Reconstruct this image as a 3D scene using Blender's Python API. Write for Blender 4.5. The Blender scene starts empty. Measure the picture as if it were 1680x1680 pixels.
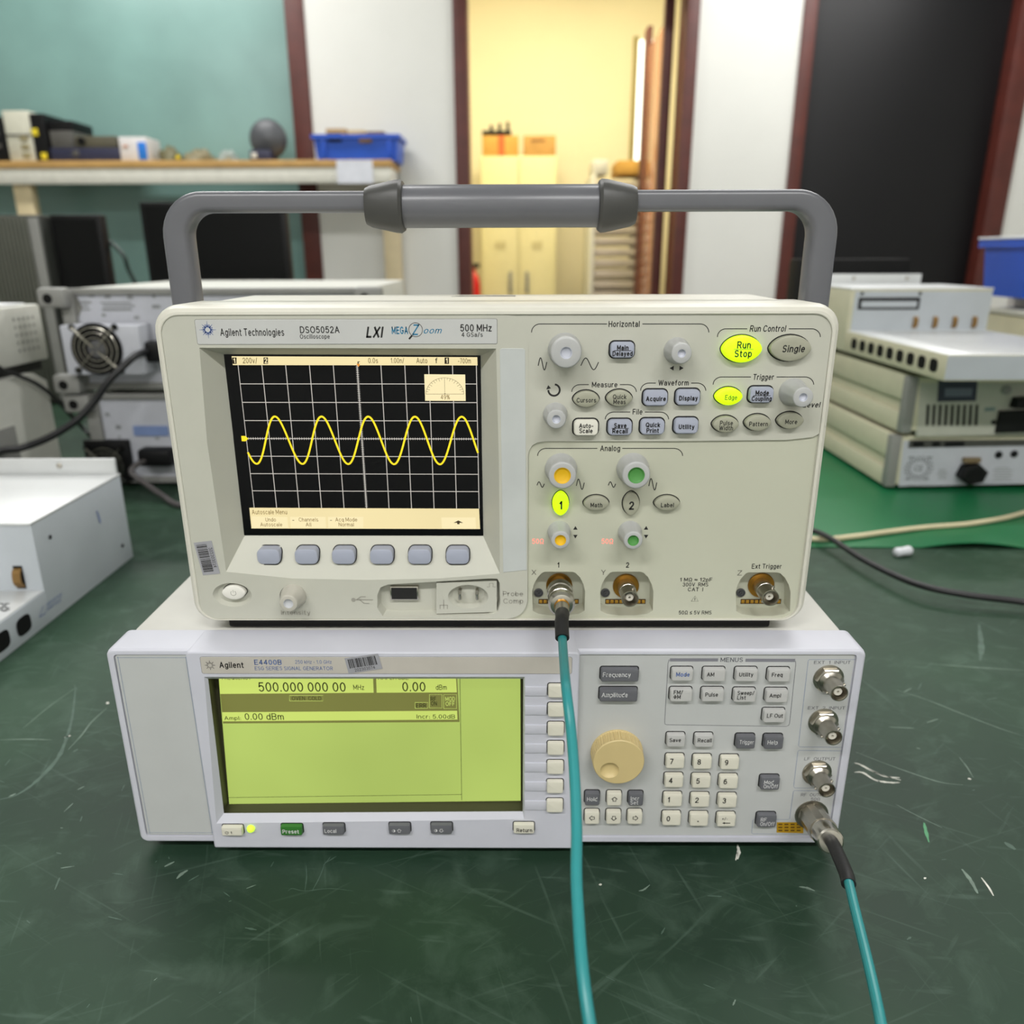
import bpy, bmesh, math, random
from mathutils import Vector, Matrix
random.seed(7)
scene = bpy.context.scene
COL = scene.collection
S = 0.001                                   # everything below is written in millimetres
PI = math.pi

# ------------------------------------------------------------------ camera
F_PX = 1280.0
CAM = Vector((18.3, -388.5, 350.4))
PITCH, YAW, ROLL = math.radians(18.36), math.radians(0.42), math.radians(-0.17)
def cam_axes():
    cp, sp = math.cos(PITCH), math.sin(PITCH)
    Z = Matrix.Rotation(YAW, 3, 'Z')
    f = Z @ Vector((0, cp, -sp)); u = Z @ Vector((0, sp, cp)); x = Z @ Vector((1, 0, 0))
    cr, sr = math.cos(ROLL), math.sin(ROLL)
    return cr * x + sr * u, -sr * x + cr * u, f
AX, AU, AF = cam_axes()
cd = bpy.data.cameras.new('camera'); cam = bpy.data.objects.new('camera', cd); COL.objects.link(cam)
cd.sensor_fit = 'HORIZONTAL'; cd.sensor_width = 36.0; cd.lens = F_PX / 1680.0 * 36.0
cd.clip_start = 0.01; cd.clip_end = 60
m = Matrix.Identity(4)
for i in range(3):
    m[i][0], m[i][1], m[i][2], m[i][3] = AX[i], AU[i], -AF[i], CAM[i] * S
cam.matrix_world = m
cd.dof.use_dof = True; cd.dof.focus_distance = 0.41; cd.dof.aperture_fstop = 7.5
scene.camera = cam

# ------------------------------------------------------------------ world, exposure, lights
w = bpy.data.worlds.new('world'); scene.world = w; w.use_nodes = True
w.node_tree.nodes['Background'].inputs[0].default_value = (0.85, 0.93, 1.0, 1)
w.node_tree.nodes['Background'].inputs[1].default_value = 0.25
vs = scene.view_settings
vs.view_transform = 'Standard'; vs.look = 'None'; vs.gamma = 1.0; vs.use_curve_mapping = False
vs.exposure = 0.0
CEIL = 1950.0; FLOOR = -750.0
def area(name, loc, sx, sy, power, color, rot=(0, 0, 0)):
    l = bpy.data.lights.new(name, 'AREA'); l.shape = 'RECTANGLE'; l.size = sx * S; l.size_y = sy * S
    l.energy = power; l.color = color
    o = bpy.data.objects.new(name, l); COL.objects.link(o)
    o.location = Vector(loc) * S; o.rotation_euler = rot
    return o
LAMPS = [(-900, -1500, 34), (700, -1500, 32), (-900, 1000, 15), (900, 1000, 15), (-1300, 2400, 22), (1200, 2400, 23)]
for lx, ly, lw in LAMPS:
    area('tube_light', (lx, ly, CEIL - 72), 1180, 120, lw, (1.0, 0.985, 0.975))
area('corridor_light', (250, 3560, CEIL - 72), 1400, 500, 37, (1.0, 0.91, 0.64))

# ------------------------------------------------------------------ measuring helpers
def ray(px, py):
    return AX * ((px - 840) / F_PX) + AU * ((840 - py) / F_PX) + AF
def at(px, py, Y=None, z=None, X=None):
    d = ray(px, py)
    if Y is not None: t = (Y - CAM.y) / d.y
    elif z is not None: t = (z - CAM.z) / d.z
    else: t = (X - CAM.x) / d.x
    return CAM + d * t
def xz(px, py, Y):
    p = at(px, py, Y=Y); return (p.x, p.z)
def mmpp(px, py, Y):
    return (xz(px + 10, py, Y)[0] - xz(px - 10, py, Y)[0]) / 20.0

# ------------------------------------------------------------------ materials
def lin(c):
    return tuple(((v / 255.0) / 12.92 if v <= 10 else (((v / 255.0) + 0.055) / 1.055) ** 2.4) for v in c)
MATS = {}
def mat(name, rgb, rough=0.5, metal=0.0, vary=0.05, scale=40, bump=0.0, bscale=300, spec=0.5, coat=0.0, trans=0.0):
    if name in MATS: return MATS[name]
    M = bpy.data.materials.new(name); M.use_nodes = True
    nt = M.node_tree; b = nt.nodes['Principled BSDF']
    c = lin(rgb)
    tc = nt.nodes.new('ShaderNodeTexCoord')
    n = nt.nodes.new('ShaderNodeTexNoise'); n.inputs['Scale'].default_value = scale; n.inputs['Detail'].default_value = 3
    nt.links.new(tc.outputs['Object'], n.inputs['Vector'])
    r = nt.nodes.new('ShaderNodeValToRGB')
    r.color_ramp.elements[0].position = 0.3; r.color_ramp.elements[1].position = 0.7
    r.color_ramp.elements[0].color = tuple(v * (1 - vary) for v in c) + (1,)
    r.color_ramp.elements[1].color = tuple(min(1, v * (1 + vary)) for v in c) + (1,)
    nt.links.new(n.outputs['Fac'], r.inputs['Fac'])
    nt.links.new(r.outputs['Color'], b.inputs['Base Color'])
    b.inputs['Roughness'].default_value = rough; b.inputs['Metallic'].default_value = metal
    b.inputs['Specular IOR Level'].default_value = spec
    b.inputs['Coat Weight'].default_value = coat
    b.inputs['Transmission Weight'].default_value = trans
    if bump:
        n2 = nt.nodes.new('ShaderNodeTexNoise'); n2.inputs['Scale'].default_value = bscale
        nt.links.new(tc.outputs['Object'], n2.inputs['Vector'])
        bp = nt.nodes.new('ShaderNodeBump'); bp.inputs['Strength'].default_value = bump; bp.inputs['Distance'].default_value = 0.0005
        nt.links.new(n2.outputs['Fac'], bp.inputs['Height']); nt.links.new(bp.outputs['Normal'], b.inputs['Normal'])
    MATS[name] = M
    return M
def glow(name, rgb, strength=1.0, base=None, vary=0.0, scale=12):
    if name in MATS: return MATS[name]
    M = bpy.data.materials.new(name); M.use_nodes = True
    nt = M.node_tree; b = nt.nodes['Principled BSDF']
    c = lin(rgb)
    bc = lin(base) if base else (0, 0, 0)
    b.inputs['Base Color'].default_value = bc + (1,)
    b.inputs['Roughness'].default_value = 0.3
    b.inputs['Emission Color'].default_value = c + (1,)
    b.inputs['Emission Strength'].default_value = strength
    tc = nt.nodes.new('ShaderNodeTexCoord'); n = nt.nodes.new('ShaderNodeTexNoise'); n.inputs['Scale'].default_value = scale
    nt.links.new(tc.outputs['Object'], n.inputs['Vector'])
    r = nt.nodes.new('ShaderNodeValToRGB')
    r.color_ramp.elements[0].position = 0.3; r.color_ramp.elements[1].position = 0.7
    r.color_ramp.elements[0].color = tuple(v * (1 - vary) for v in c) + (1,)
    r.color_ramp.elements[1].color = tuple(v * (1 + vary) for v in c) + (1,)
    nt.links.new(n.outputs['Fac'], r.inputs['Fac']); nt.links.new(r.outputs['Color'], b.inputs['Emission Color'])
    MATS[name] = M
    return M

# ------------------------------------------------------------------ mesh helpers
def rr(x0, x1, z0, z1, r, n=5):
    if not isinstance(r, (tuple, list)): r = (r,) * 4          # bl, br, tr, tl
    cs = [(x0 + r[0], z0 + r[0], r[0], PI), (x1 - r[1], z0 + r[1], r[1], 1.5 * PI), (x1 - r[2], z1 - r[2], r[2], 0), (x0 + r[3], z1 - r[3], r[3], .5 * PI)]
    out = []
    for cx, cz, q, a in cs:
        for i in range(n + 1):
            t = a + i / n * PI / 2
            out.append((cx + q * math.cos(t), cz + q * math.sin(t)))
    return out
def ell(cx, cz, rx, rz, n=32, p=2.0):
    out = []
    for i in range(n):
        t = 2 * PI * i / n; c, s = math.cos(t), math.sin(t)
        out.append((cx + rx * math.copysign(abs(c) ** (2 / p), c), cz + rz * math.copysign(abs(s) ** (2 / p), s)))
    return out
def lens(cx, cz, rx, rz, n=32, vertical=False):
    # a rounded eye shape: two shallow arcs meeting in soft points
    out = []
    for i in range(n):
        t = 2 * PI * i / n; c, s = math.cos(t), math.sin(t)
        if vertical: out.append((cx + rx * math.copysign(abs(c) ** 1.22, c), cz + rz * s))
        else: out.append((cx + rx * c, cz + rz * math.copysign(abs(s) ** 1.22, s)))
    return out
def off(pts, d):
    n = len(pts); out = []
    for i in range(n):
        a = Vector(pts[i - 1]); b = Vector(pts[i]); c = Vector(pts[(i + 1) % n])
        e1 = (b - a); e2 = (c - b)
        if e1.length < 1e-6: e1 = e2
        if e2.length < 1e-6: e2 = e1
        n1 = Vector((-e1.y, e1.x)).normalized(); n2 = Vector((-e2.y, e2.x)).normalized()
        q = n1 + n2
        if q.length < 1e-6: q = n1
        q.normalize(); k = 1 / max(0.5, q.dot(n1))
        out.append((b.x + q.x * d * k, b.y + q.y * d * k))
    return out
def L(pts, y): return [(p[0], y, p[1]) for p in pts]
def resample(pts, n):
    P = [Vector(p) for p in pts]; P.append(P[0]); ln = [0]
    for i in range(1, len(P)): ln.append(ln[-1] + (P[i] - P[i - 1]).length)
    out = []; j = 0
    for i in range(n):
        t = ln[-1] * i / n
        while ln[j + 1] < t: j += 1
        k = (t - ln[j]) / max(1e-9, ln[j + 1] - ln[j]); q = P[j].lerp(P[j + 1], k); out.append((q.x, q.y))
    return out
def spline(pts, n=8):
    P = [Vector(p) for p in pts]; P = [2 * P[0] - P[1]] + P + [2 * P[-1] - P[-2]]; out = []
    for i in range(1, len(P) - 2):
        for k in range(n):
            t = k / n; a, b, c, d = P[i - 1], P[i], P[i + 1], P[i + 2]
            out.append(0.5 * ((2 * b) + (c - a) * t + (2 * a - 5 * b + 4 * c - d) * t * t + (3 * b - a - 3 * c + d) * t ** 3))
    out.append(P[-2]); return out

OFFS = {}
class MB:
    def __init__(s): s.v = []; s.f = []
    def add(s, vs, fs):
        o = len(s.v); s.v += [tuple(v) for v in vs]; s.f += [tuple(i + o for i in f) for f in fs]; return s
    def loft(s, loops, cap0=False, cap1=True, closed=True):
        n = len(loops[0]); vs = [p for l in loops for p in l]; fs = []
        for k in range(len(loops) - 1):
            for i in range(n if closed else n - 1):
                j = (i + 1) % n
                fs.append((k * n + i, k * n + j, (k + 1) * n + j, (k + 1) * n + i))
        if cap0: fs.append(tuple(range(n - 1, -1, -1)))
        if cap1: fs.append(tuple((len(loops) - 1) * n + i for i in range(n)))
        return s.add(vs, fs)
    def prism(s, pts, yb, yf, bev=0.0):
        if bev: return s.loft([L(pts, yb), L(pts, yf + bev), L(off(pts, bev * .35), yf + bev * .3), L(off(pts, bev), yf)], True, True)
        return s.loft([L(pts, yb), L(pts, yf)], True, True)
    def flat(s, pts, y): return s.add(L(pts, y), [tuple(range(len(pts)))])
    def box(s, x0, x1, y0, y1, z0, z1, r=0.0, seg=2):
        if r <= 0:
            v = [(x, y, z) for x in (x0, x1) for y in (y0, y1) for z in (z0, z1)]
            return s.add(v, [(0, 1, 3, 2), (4, 6, 7, 5), (0, 4, 5, 1), (2, 3, 7, 6), (0, 2, 6, 4), (1, 5, 7, 3)])
        bm = bmesh.new(); bmesh.ops.create_cube(bm, size=1)
        for v in bm.verts: v.co = Vector((x0 + (v.co.x + .5) * (x1 - x0), y0 + (v.co.y + .5) * (y1 - y0), z0 + (v.co.z + .5) * (z1 - z0)))
        bmesh.ops.bevel(bm, geom=bm.edges[:], offset=r, segments=seg, profile=0.5, affect='EDGES')
        bm.verts.index_update(); s.add([v.co[:] for v in bm.verts], [[v.index for v in f.verts] for f in bm.faces]); bm.free(); return s
    def fill(s, outer, holes, y):
        bm = bmesh.new(); ed = []
        for lp in [outer] + holes:
            vs = [bm.verts.new((p[0], y, p[1])) for p in lp]
            for i in range(len(vs)): ed.append(bm.edges.new((vs[i], vs[(i + 1) % len(vs)])))
        bmesh.ops.triangle_fill(bm, use_beauty=True, use_dissolve=False, edges=ed)
        bm.verts.index_update(); s.add([v.co[:] for v in bm.verts], [[v.index for v in f.verts] for f in bm.faces]); bm.free(); return s
    def lathe(s, prof, c, d=(0, -1, 0), n=32, flute=None, cap0=False, cap1=True):
        d = Vector(d).normalized(); c = Vector(c)
        a = Vector((1, 0, 0)) if abs(d.x) < .9 else Vector((0, 1, 0))
        u = (a - d * a.dot(d)).normalized(); v = d.cross(u)
        loops = []
        for r, t in prof:
            lp = []
            for i in range(n):
                g = 2 * PI * i / n; q = r * (flute(g, t) if flute else 1)
                lp.append(c + d * t + (u * math.cos(g) + v * math.sin(g)) * q)
            loops.append(lp)
        return s.loft(loops, cap0, cap1)
    def tube(s, pts, r, n=10, sec=None, up=None, caps=True):
        P = [Vector(p) for p in pts]; loops = []; prev = None
        for i, p in enumerate(P):
            t = (P[min(i + 1, len(P) - 1)] - P[max(i - 1, 0)]).normalized()
            if up is not None: u = Vector(up); u = (u - t * u.dot(t)).normalized()
            else:
                if prev is None: prev = Vector((0, 0, 1)) if abs(t.z) < .9 else Vector((1, 0, 0))
                u = (prev - t * prev.dot(t)).normalized(); prev = u
            v = t.cross(u); rad = r[i] if isinstance(r, (list, tuple)) else r
            if sec: loops.append([p + u * (a * rad) + v * (b * rad) for a, b in sec])
            else: loops.append([p + (u * math.cos(2 * PI * k / n) + v * math.sin(2 * PI * k / n)) * rad for k in range(n)])
        return s.loft(loops, caps, caps)
    def ribbon(s, pts, wd, y):
        P = [Vector(p) for p in pts]; vs = []
        for i, p in enumerate(P):
            t = (P[min(i + 1, len(P) - 1)] - P[max(i - 1, 0)])
            if t.length < 1e-9: t = Vector((1, 0))
            t.normalize(); n = Vector((-t.y, t.x)); vs.append((p.x + n.x * wd / 2, y, p.y + n.y * wd / 2)); vs.append((p.x - n.x * wd / 2, y, p.y - n.y * wd / 2))
        return s.add(vs, [(2 * i, 2 * i + 1, 2 * i + 3, 2 * i + 2) for i in range(len(P) - 1)])
    def rect(s, x0, x1, z0, z1, y): return s.flat([(x0, z0), (x1, z0), (x1, z1), (x0, z1)], y)
    def quadpx(s, corners, y):                                   # pixel corners measured on the plane Y = y
        return s.flat([xz(a, b, y) for a, b in corners], y)
    def build(s, name, material, parent=None, smooth=24, label=None, cat=None, group=None, kind=None, world=False):
        o3 = OFFS.get(parent.name, (0, 0, 0)) if parent else (0, 0, 0)
        me = bpy.data.meshes.new(name)
        me.from_pydata([((v[0] - o3[0]) * S, (v[1] - o3[1]) * S, (v[2] - o3[2]) * S) for v in s.v], [], s.f)
        bm = bmesh.new(); bm.from_mesh(me); bmesh.ops.recalc_face_normals(bm, faces=bm.faces[:]); bm.to_mesh(me); bm.free()
        me.materials.append(material)
        if smooth: me.shade_smooth(); me.set_sharp_from_angle(angle=math.radians(smooth))
        o = bpy.data.objects.new(name, me); COL.objects.link(o)
        if parent: o.parent = parent; OFFS[o.name] = o3
        else: OFFS[o.name] = (0, 0, 0)
        tag(o, label, cat, group, kind)
        return o
def tag(o, label=None, cat=None, group=None, kind=None):
    if label: o['label'] = label
    if cat: o['category'] = cat
    if group: o['group'] = group
    if kind: o['kind'] = kind
    return o
def thing(name, label, cat, loc, group=None):
    o = bpy.data.objects.new(name, None); COL.objects.link(o); o.empty_display_size = 0.02
    o.location = Vector(loc) * S; OFFS[o.name] = tuple(loc)
    return tag(o, label, cat, group)
def base_origin(o):
    # a one-mesh thing: put its origin at the middle of its base
    me = o.data; xs = [v.co for v in me.vertices]
    c = Vector(((min(v.x for v in xs) + max(v.x for v in xs)) / 2, (min(v.y for v in xs) + max(v.y for v in xs)) / 2, min(v.z for v in xs)))
    me.transform(Matrix.Translation(-c)); o.location = c
    return o

TEXT = {}
# ---- a plain stroke alphabet (unit cap height), used for all printing
def _a(cx, cy, rx, ry, a0, a1, n=10):
    return [(cx + rx * math.cos(math.radians(a0 + (a1 - a0) * i / n)), cy + ry * math.sin(math.radians(a0 + (a1 - a0) * i / n))) for i in range(n + 1)]
X_ = .70
GL_ = {
 'A': (.70, [[(0, 0), (.35, 1), (.70, 0)], [(.13, .33), (.57, .33)]]), 'B': (.58, [[(0, .53), (0, 1), (.32, 1)] + _a(.34, .765, .22, .235, 90, -90) + [(0, .53)], [(0, .53), (0, 0), (.34, 0)] + _a(.34, .265, .24, .265, -90, 90) + [(.3, .53)]]),
 'C': (.66, [_a(.36, .5, .36, .5, 42, 318, 16)]), 'D': (.64, [[(0, 0), (0, 1), (.26, 1)] + _a(.26, .5, .38, .5, 90, -90, 14) + [(0, 0)]]), 'E': (.54, [[(.54, 1), (0, 1), (0, 0), (.54, 0)], [(0, .52), (.48, .52)]]), 'F': (.52, [[(.52, 1), (0, 1), (0, 0)], [(0, .5), (.45, .5)]]),
 'G': (.70, [_a(.36, .5, .36, .5, 42, 340, 16) + [(.70, .45), (.42, .45)]]), 'H': (.62, [[(0, 0), (0, 1)], [(.62, 0), (.62, 1)], [(0, .52), (.62, .52)]]), 'I': (.02, [[(.01, 0), (.01, 1)]]), 'J': (.44, [[(.44, 1), (.44, .25)] + _a(.22, .25, .22, .25, 0, -180)]),
 'K': (.62, [[(0, 0), (0, 1)], [(.6, 1), (0, .36)], [(.2, .56), (.62, 0)]]), 'L': (.48, [[(0, 1), (0, 0), (.48, 0)]]), 'M': (.76, [[(0, 0), (0, 1), (.38, .2), (.76, 1), (.76, 0)]]), 'N': (.62, [[(0, 0), (0, 1), (.62, 0), (.62, 1)]]), 'O': (.74, [_a(.37, .5, .37, .5, 0, 360, 24)]),
 'P': (.56, [[(0, 0), (0, 1), (.32, 1)] + _a(.32, .73, .25, .27, 90, -90) + [(0, .46)]]), 'Q': (.74, [_a(.37, .5, .37, .5, 0, 360, 24), [(.45, .25), (.74, -.05)]]), 'R': (.60, [[(0, 0), (0, 1), (.34, 1)] + _a(.34, .74, .25, .26, 90, -90) + [(0, .48)], [(.34, .48), (.60, 0)]]),
 'S': (.56, [_a(.28, .75, .26, .25, 35, 270, 12) + _a(.28, .25, .28, .25, 90, -145, 12)]), 'T': (.60, [[(0, 1), (.60, 1)], [(.30, 1), (.30, 0)]]), 'U': (.60, [[(0, 1), (0, .3)] + _a(.30, .30, .30, .30, 180, 360) + [(.60, 1)]]), 'V': (.66, [[(0, 1), (.33, 0), (.66, 1)]]), 'W': (.94, [[(0, 1), (.23, 0), (.47, .95), (.71, 0), (.94, 1)]]),
 'X': (.62, [[(0, 0), (.62, 1)], [(0, 1), (.62, 0)]]), 'Y': (.64, [[(0, 1), (.32, .46), (.64, 1)], [(.32, .46), (.32, 0)]]), 'Z': (.58, [[(0, 1), (.58, 1), (0, 0), (.58, 0)]]),
 'a': (.46, [_a(.24, .49, .21, .21, 160, 20, 8) + [(.45, .42), (.45, 0)], [(.45, .41), (.2, .38)] + _a(.18, .19, .18, .19, 90, 300, 10) + [(.45, .16)]]), 'b': (.48, [[(0, 1), (0, 0)], _a(.24, .35, .24, .35, 180, -180, 18)]), 'c': (.44, [_a(.25, .35, .25, .35, 48, 312, 14)]), 'd': (.48, [[(.48, 1), (.48, 0)], _a(.24, .35, .24, .35, 0, 360, 18)]),
 'e': (.48, [[(.01, .37), (.48, .37)] + _a(.245, .35, .24, .35, 5, 312, 16)]), 'f': (.30, [_a(.26, .82, .14, .17, 75, 180, 6) + [(.12, 0)], [(0, .68), (.28, .68)]]), 'g': (.48, [_a(.24, .36, .24, .34, 0, 360, 18), [(.48, .70), (.48, -.06)] + _a(.24, -.06, .24, .2, 0, -150, 8)]), 'h': (.46, [[(0, 1), (0, 0)], _a(.23, .44, .23, .26, 180, 0, 10) + [(.46, 0)]]),
 'i': (.02, [[(.01, 0), (.01, .69)], [(.01, .90), (.01, .98)]]), 'j': (.1, [[(.1, .69), (.1, -.1)] + _a(0, -.1, .1, .13, 0, -90, 4), [(.1, .90), (.1, .98)]]), 'k': (.44, [[(0, 0), (0, 1)], [(.42, .69), (0, .28)], [(.15, .42), (.44, 0)]]), 'l': (.02, [[(.01, 0), (.01, 1)]]),
 'm': (.74, [[(0, 0), (0, .70)], _a(.185, .46, .185, .24, 180, 0, 8) + [(.37, 0)], _a(.555, .46, .185, .24, 180, 0, 8) + [(.74, 0)]]), 'n': (.46, [[(0, 0), (0, .70)], _a(.23, .44, .23, .26, 180, 0, 10) + [(.46, 0)]]), 'o': (.50, [_a(.25, .35, .25, .35, 0, 360, 20)]), 'p': (.48, [[(0, .70), (0, -.26)], _a(.24, .35, .24, .35, 180, -180, 18)]),
 'q': (.48, [[(.48, .70), (.48, -.26)], _a(.24, .35, .24, .35, 0, 360, 18)]), 'r': (.28, [[(0, 0), (0, .70)], _a(.22, .44, .22, .25, 180, 75, 6)]), 's': (.42, [_a(.21, .525, .19, .175, 35, 270, 10) + _a(.21, .175, .21, .175, 90, -145, 10)]), 't': (.28, [[(.1, .92), (.1, .16)] + _a(.24, .16, .14, .16, 180, 285, 5), [(0, .68), (.27, .68)]]),
 'u': (.46, [[(0, .70), (0, .26)] + _a(.23, .26, .23, .26, 180, 360, 10), [(.46, .70), (.46, 0)]]), 'v': (.46, [[(0, .70), (.23, 0), (.46, .70)]]), 'w': (.70, [[(0, .70), (.17, 0), (.35, .66), (.53, 0), (.70, .70)]]), 'x': (.44, [[(0, 0), (.44, .70)], [(0, .70), (.44, 0)]]), 'y': (.46, [[(0, .70), (.24, .02)], [(.46, .70), (.2, -.2), (.05, -.26)]]), 'z': (.42, [[(0, .69), (.42, .69), (0, 0), (.42, 0)]]),
 '0': (.52, [_a(.26, .5, .26, .5, 0, 360, 22)]), '1': (.30, [[(.03, .76), (.24, 1), (.24, 0)]]), '2': (.52, [_a(.26, .73, .25, .27, 170, -30, 10) + [(0, 0), (.52, 0)]]), '3': (.52, [_a(.25, .755, .23, .245, 160, -90, 10), _a(.25, .26, .26, .26, 90, -160, 10)]), '4': (.56, [[(.40, 0), (.40, 1), (0, .28), (.56, .28)]]),
 '5': (.52, [[(.47, 1), (.10, 1), (.04, .52)] + _a(.26, .33, .26, .33, 130, -150, 12)]), '6': (.52, [_a(.27, .5, .26, .5, 60, 200, 8) + _a(.26, .31, .25, .31, 160, -200, 16)]), '7': (.50, [[(0, 1), (.50, 1), (.17, 0)]]), '8': (.52, [_a(.26, .76, .22, .24, 0, 360, 16), _a(.26, .265, .26, .265, 0, 360, 18)]), '9': (.52, [_a(.25, .5, .26, .5, 240, 380, 8), _a(.26, .69, .25, .31, 0, 360, 16)]),
 '.': (.04, [[(.02, -.01), (.02, .07)]]), ':': (.04, [[(.02, 0), (.02, .08)], [(.02, .46), (.02, .54)]]), '-': (.28, [[(0, .38), (.28, .38)]]), '/': (.34, [[(0, -.06), (.34, 1.04)]]), '+': (.5, [[(0, .45), (.5, .45)], [(.25, .2), (.25, .7)]]), '%': (.78, [_a(.16, .76, .16, .22, 0, 360, 12), _a(.62, .24, .16, .22, 0, 360, 12), [(.12, 0), (.66, 1)]]),
 'Ω': (.70, [[(0, 0), (.2, 0)] + _a(.35, .58, .32, .42, 235, -55, 18) + [(.5, 0), (.70, 0)]]), 'Φ': (.66, [_a(.33, .5, .33, .3, 0, 360, 20), [(.33, 0), (.33, 1)]]), '≈': (.6, [[(0, .3), (.15, .38), (.3, .32), (.45, .26), (.6, .34)], [(0, .56), (.15, .64), (.3, .58), (.45, .52), (.6, .6)]]), '≤': (.5, [[(.5, .86), (0, .56), (.5, .26)], [(0, .08), (.5, .08)]]),
}
def _split(st):
    out = [[st[0]]]
    for i in range(1, len(st)):
        out[-1].append(st[i])
        if i < len(st) - 1:
            a = Vector(st[i]) - Vector(st[i - 1]); b = Vector(st[i + 1]) - Vector(st[i])
            if a.length > 1e-6 and b.length > 1e-6 and a.angle(b) > .6: out.append([st[i]])
    return out
def glyphs(s, bold, shear):
    k = (s, bold, shear)
    if k in TEXT: return TEXT[k]
    wd = .135 + 3.2 * bold; V, Fc = [], []; x = 0
    for ch in s:
        if ch == ' ': x += .36; continue
        adv, strokes = GL_[ch]
        for st in strokes:
            for seg in _split(st):
                P = [Vector(p) for p in seg if True]
                Q = [P[0]]
                for p in P[1:]:
                    if (p - Q[-1]).length > 1e-5: Q.append(p)
                if len(Q) < 2: continue
                closed = (Q[0] - Q[-1]).length < 1e-4
                e = 0 if closed else wd * .38
                Q[0] = Q[0] - (Q[1] - Q[0]).normalized() * e; Q[-1] = Q[-1] + (Q[-1] - Q[-2]).normalized() * e
                o = len(V)
                for i, p in enumerate(Q):
                    t = (Q[min(i + 1, len(Q) - 1)] - Q[max(i - 1, 0)])
                    if closed and i in (0, len(Q) - 1): t = Q[1] - Q[-2]
                    t.normalize(); n = Vector((-t.y, t.x)) * wd / 2
                    for q in (p + n, p - n): V.append((x + q.x + shear * q.y, q.y))
                Fc += [(o + 2 * i, o + 2 * i + 1, o + 2 * i + 3, o + 2 * i + 2) for i in range(len(Q) - 1)]
        x += adv + .17 + wd * .9
    TEXT[k] = (V, Fc)
    return TEXT[k]
def txt(mb, s, x, z, h, y, wd=None, align='C', bold=0.0, shear=0.0, rot=0.0, place=None, maxw=None):
    v, f = glyphs(s, bold, shear)
    if not v: return
    x0 = min(p[0] for p in v); x1 = max(p[0] for p in v); k = h
    kx = wd / (x1 - x0) if wd else k * .93
    if maxw: kx = min(kx, maxw / (x1 - x0))
    ox = {'C': (x0 + x1) / 2, 'L': x0, 'R': x1}[align]; c, sn = math.cos(rot), math.sin(rot)
    out = []
    for p in v:
        a, b = (p[0] - ox) * kx, (p[1] - 0.5) * k
        q = (x + a * c - b * sn, z + a * sn + b * c)
        out.append(place(q) if place else (q[0], y, q[1]))
    mb.add(out, f)

# ------------------------------------------------------------------ shared materials
M_OFFW = mat('scope_plastic', (206, 204, 192), .42, bump=.05, vary=.02)
M_FACE = mat('scope_face_plastic', (186, 186, 174), .5, bump=.06, vary=.02)
M_LOWF = mat('scope_lower_face', (186, 187, 169), .5, bump=.06, vary=.03, scale=12)
M_STRIP = mat('scope_label_plate', (190, 191, 189), .4, vary=.02)
M_BLUEG = mat('blue_grey_key', (163, 168, 184), .45, vary=.03)
M_WHITEK = mat('white_key', (222, 220, 208), .45, vary=.02)
M_TRANSK = mat('translucent_key', (160, 160, 142), .35, vary=.03)
M_KNOB = mat('grey_knob', (176, 177, 176), .38, vary=.02)
M_BLACK = mat('black_gap', (14, 14, 14), .7)
M_INK = mat('black_ink', (28, 27, 26), .6)
M_HANDLE = mat('handle_grey', (97, 98, 103), .3, bump=.03, vary=.03)
M_GRIP = mat('grip_rubber', (62, 62, 60), .42, bump=.15, vary=.04)
M_CHROME = mat('nickel', (196, 192, 182), .22, 1.0, vary=.08, scale=120)
M_NICKEL = mat('dull_nickel', (178, 173, 162), .28, 1.0, vary=.08, scale=120)
M_BRASS = mat('brass', (178, 130, 56), .35, 1.0, vary=.12, scale=120)
M_GOLD = mat('gold_pad', (214, 164, 70), .3, 1.0, vary=.1)
M_GEN = mat('generator_plastic', (196, 197, 207), .45, bump=.05, vary=.02)
M_GENP = mat('generator_panel', (185, 187, 186), .5, bump=.04, vary=.02)
M_GENB = mat('generator_body', (196, 195, 188), .5, bump=.05, vary=.03)
M_LGREY = mat('light_grey_key', (184, 184, 182), .45, vary=.02)
M_DGREY = mat('dark_grey_key', (98, 99, 104), .45, vary=.02)
M_CREAMK = mat('cream_key', (214, 211, 196), .45, vary=.02)
M_GREENK = mat('green_key', (48, 112, 40), .45, vary=.03)
M_DIAL = mat('dial_cream', (204, 184, 132), .45, vary=.02)
M_WHITE = mat('white_ink', (226, 226, 226), .5)
M_BLUEINK = mat('blue_ink', (60, 88, 150), .5)
M_TEAL = mat('teal_jacket', (40, 132, 134), .35, vary=.04)
M_BOOT = mat('black_shrink_tube', (24, 24, 25), .55, bump=.2, bscale=500)
M_CORD = mat('black_cord', (26, 26, 28), .45)
M_CREAMC = mat('cream_cord', (206, 194, 160), .5)
M_SILVER = mat('painted_steel', (186, 192, 198), .42, .15, vary=.05, scale=14)
M_SILVTOP = mat('zinc_steel', (206, 208, 208), .38, .2, vary=.05, scale=10)
M_PALE = mat('pale_case', (206, 206, 198), .5, vary=.03)
M_CREAMCASE = mat('cream_case', (198, 194, 168), .5, vary=.03)
M_GREYCASE = mat('grey_case', (136, 136, 132), .5, vary=.04)
M_REARP = mat('rear_panel', (186, 188, 196), .5, vary=.04)
M_DARK = mat('dark_plastic', (13, 13, 14), .5, spec=.25)
M_BLUEBIN = mat('blue_bin', (30, 84, 196), .38, vary=.06, scale=10)
M_WOOD = mat('red_brown_wood', (80, 32, 23), .5, vary=.15, scale=18)
M_WALL = mat('white_wall_paint', (222, 222, 216), .75, vary=.02, scale=4, bump=.05, bscale=60)
M_CARD = mat('cardboard', (196, 150, 72), .8, vary=.1, scale=20)

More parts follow.
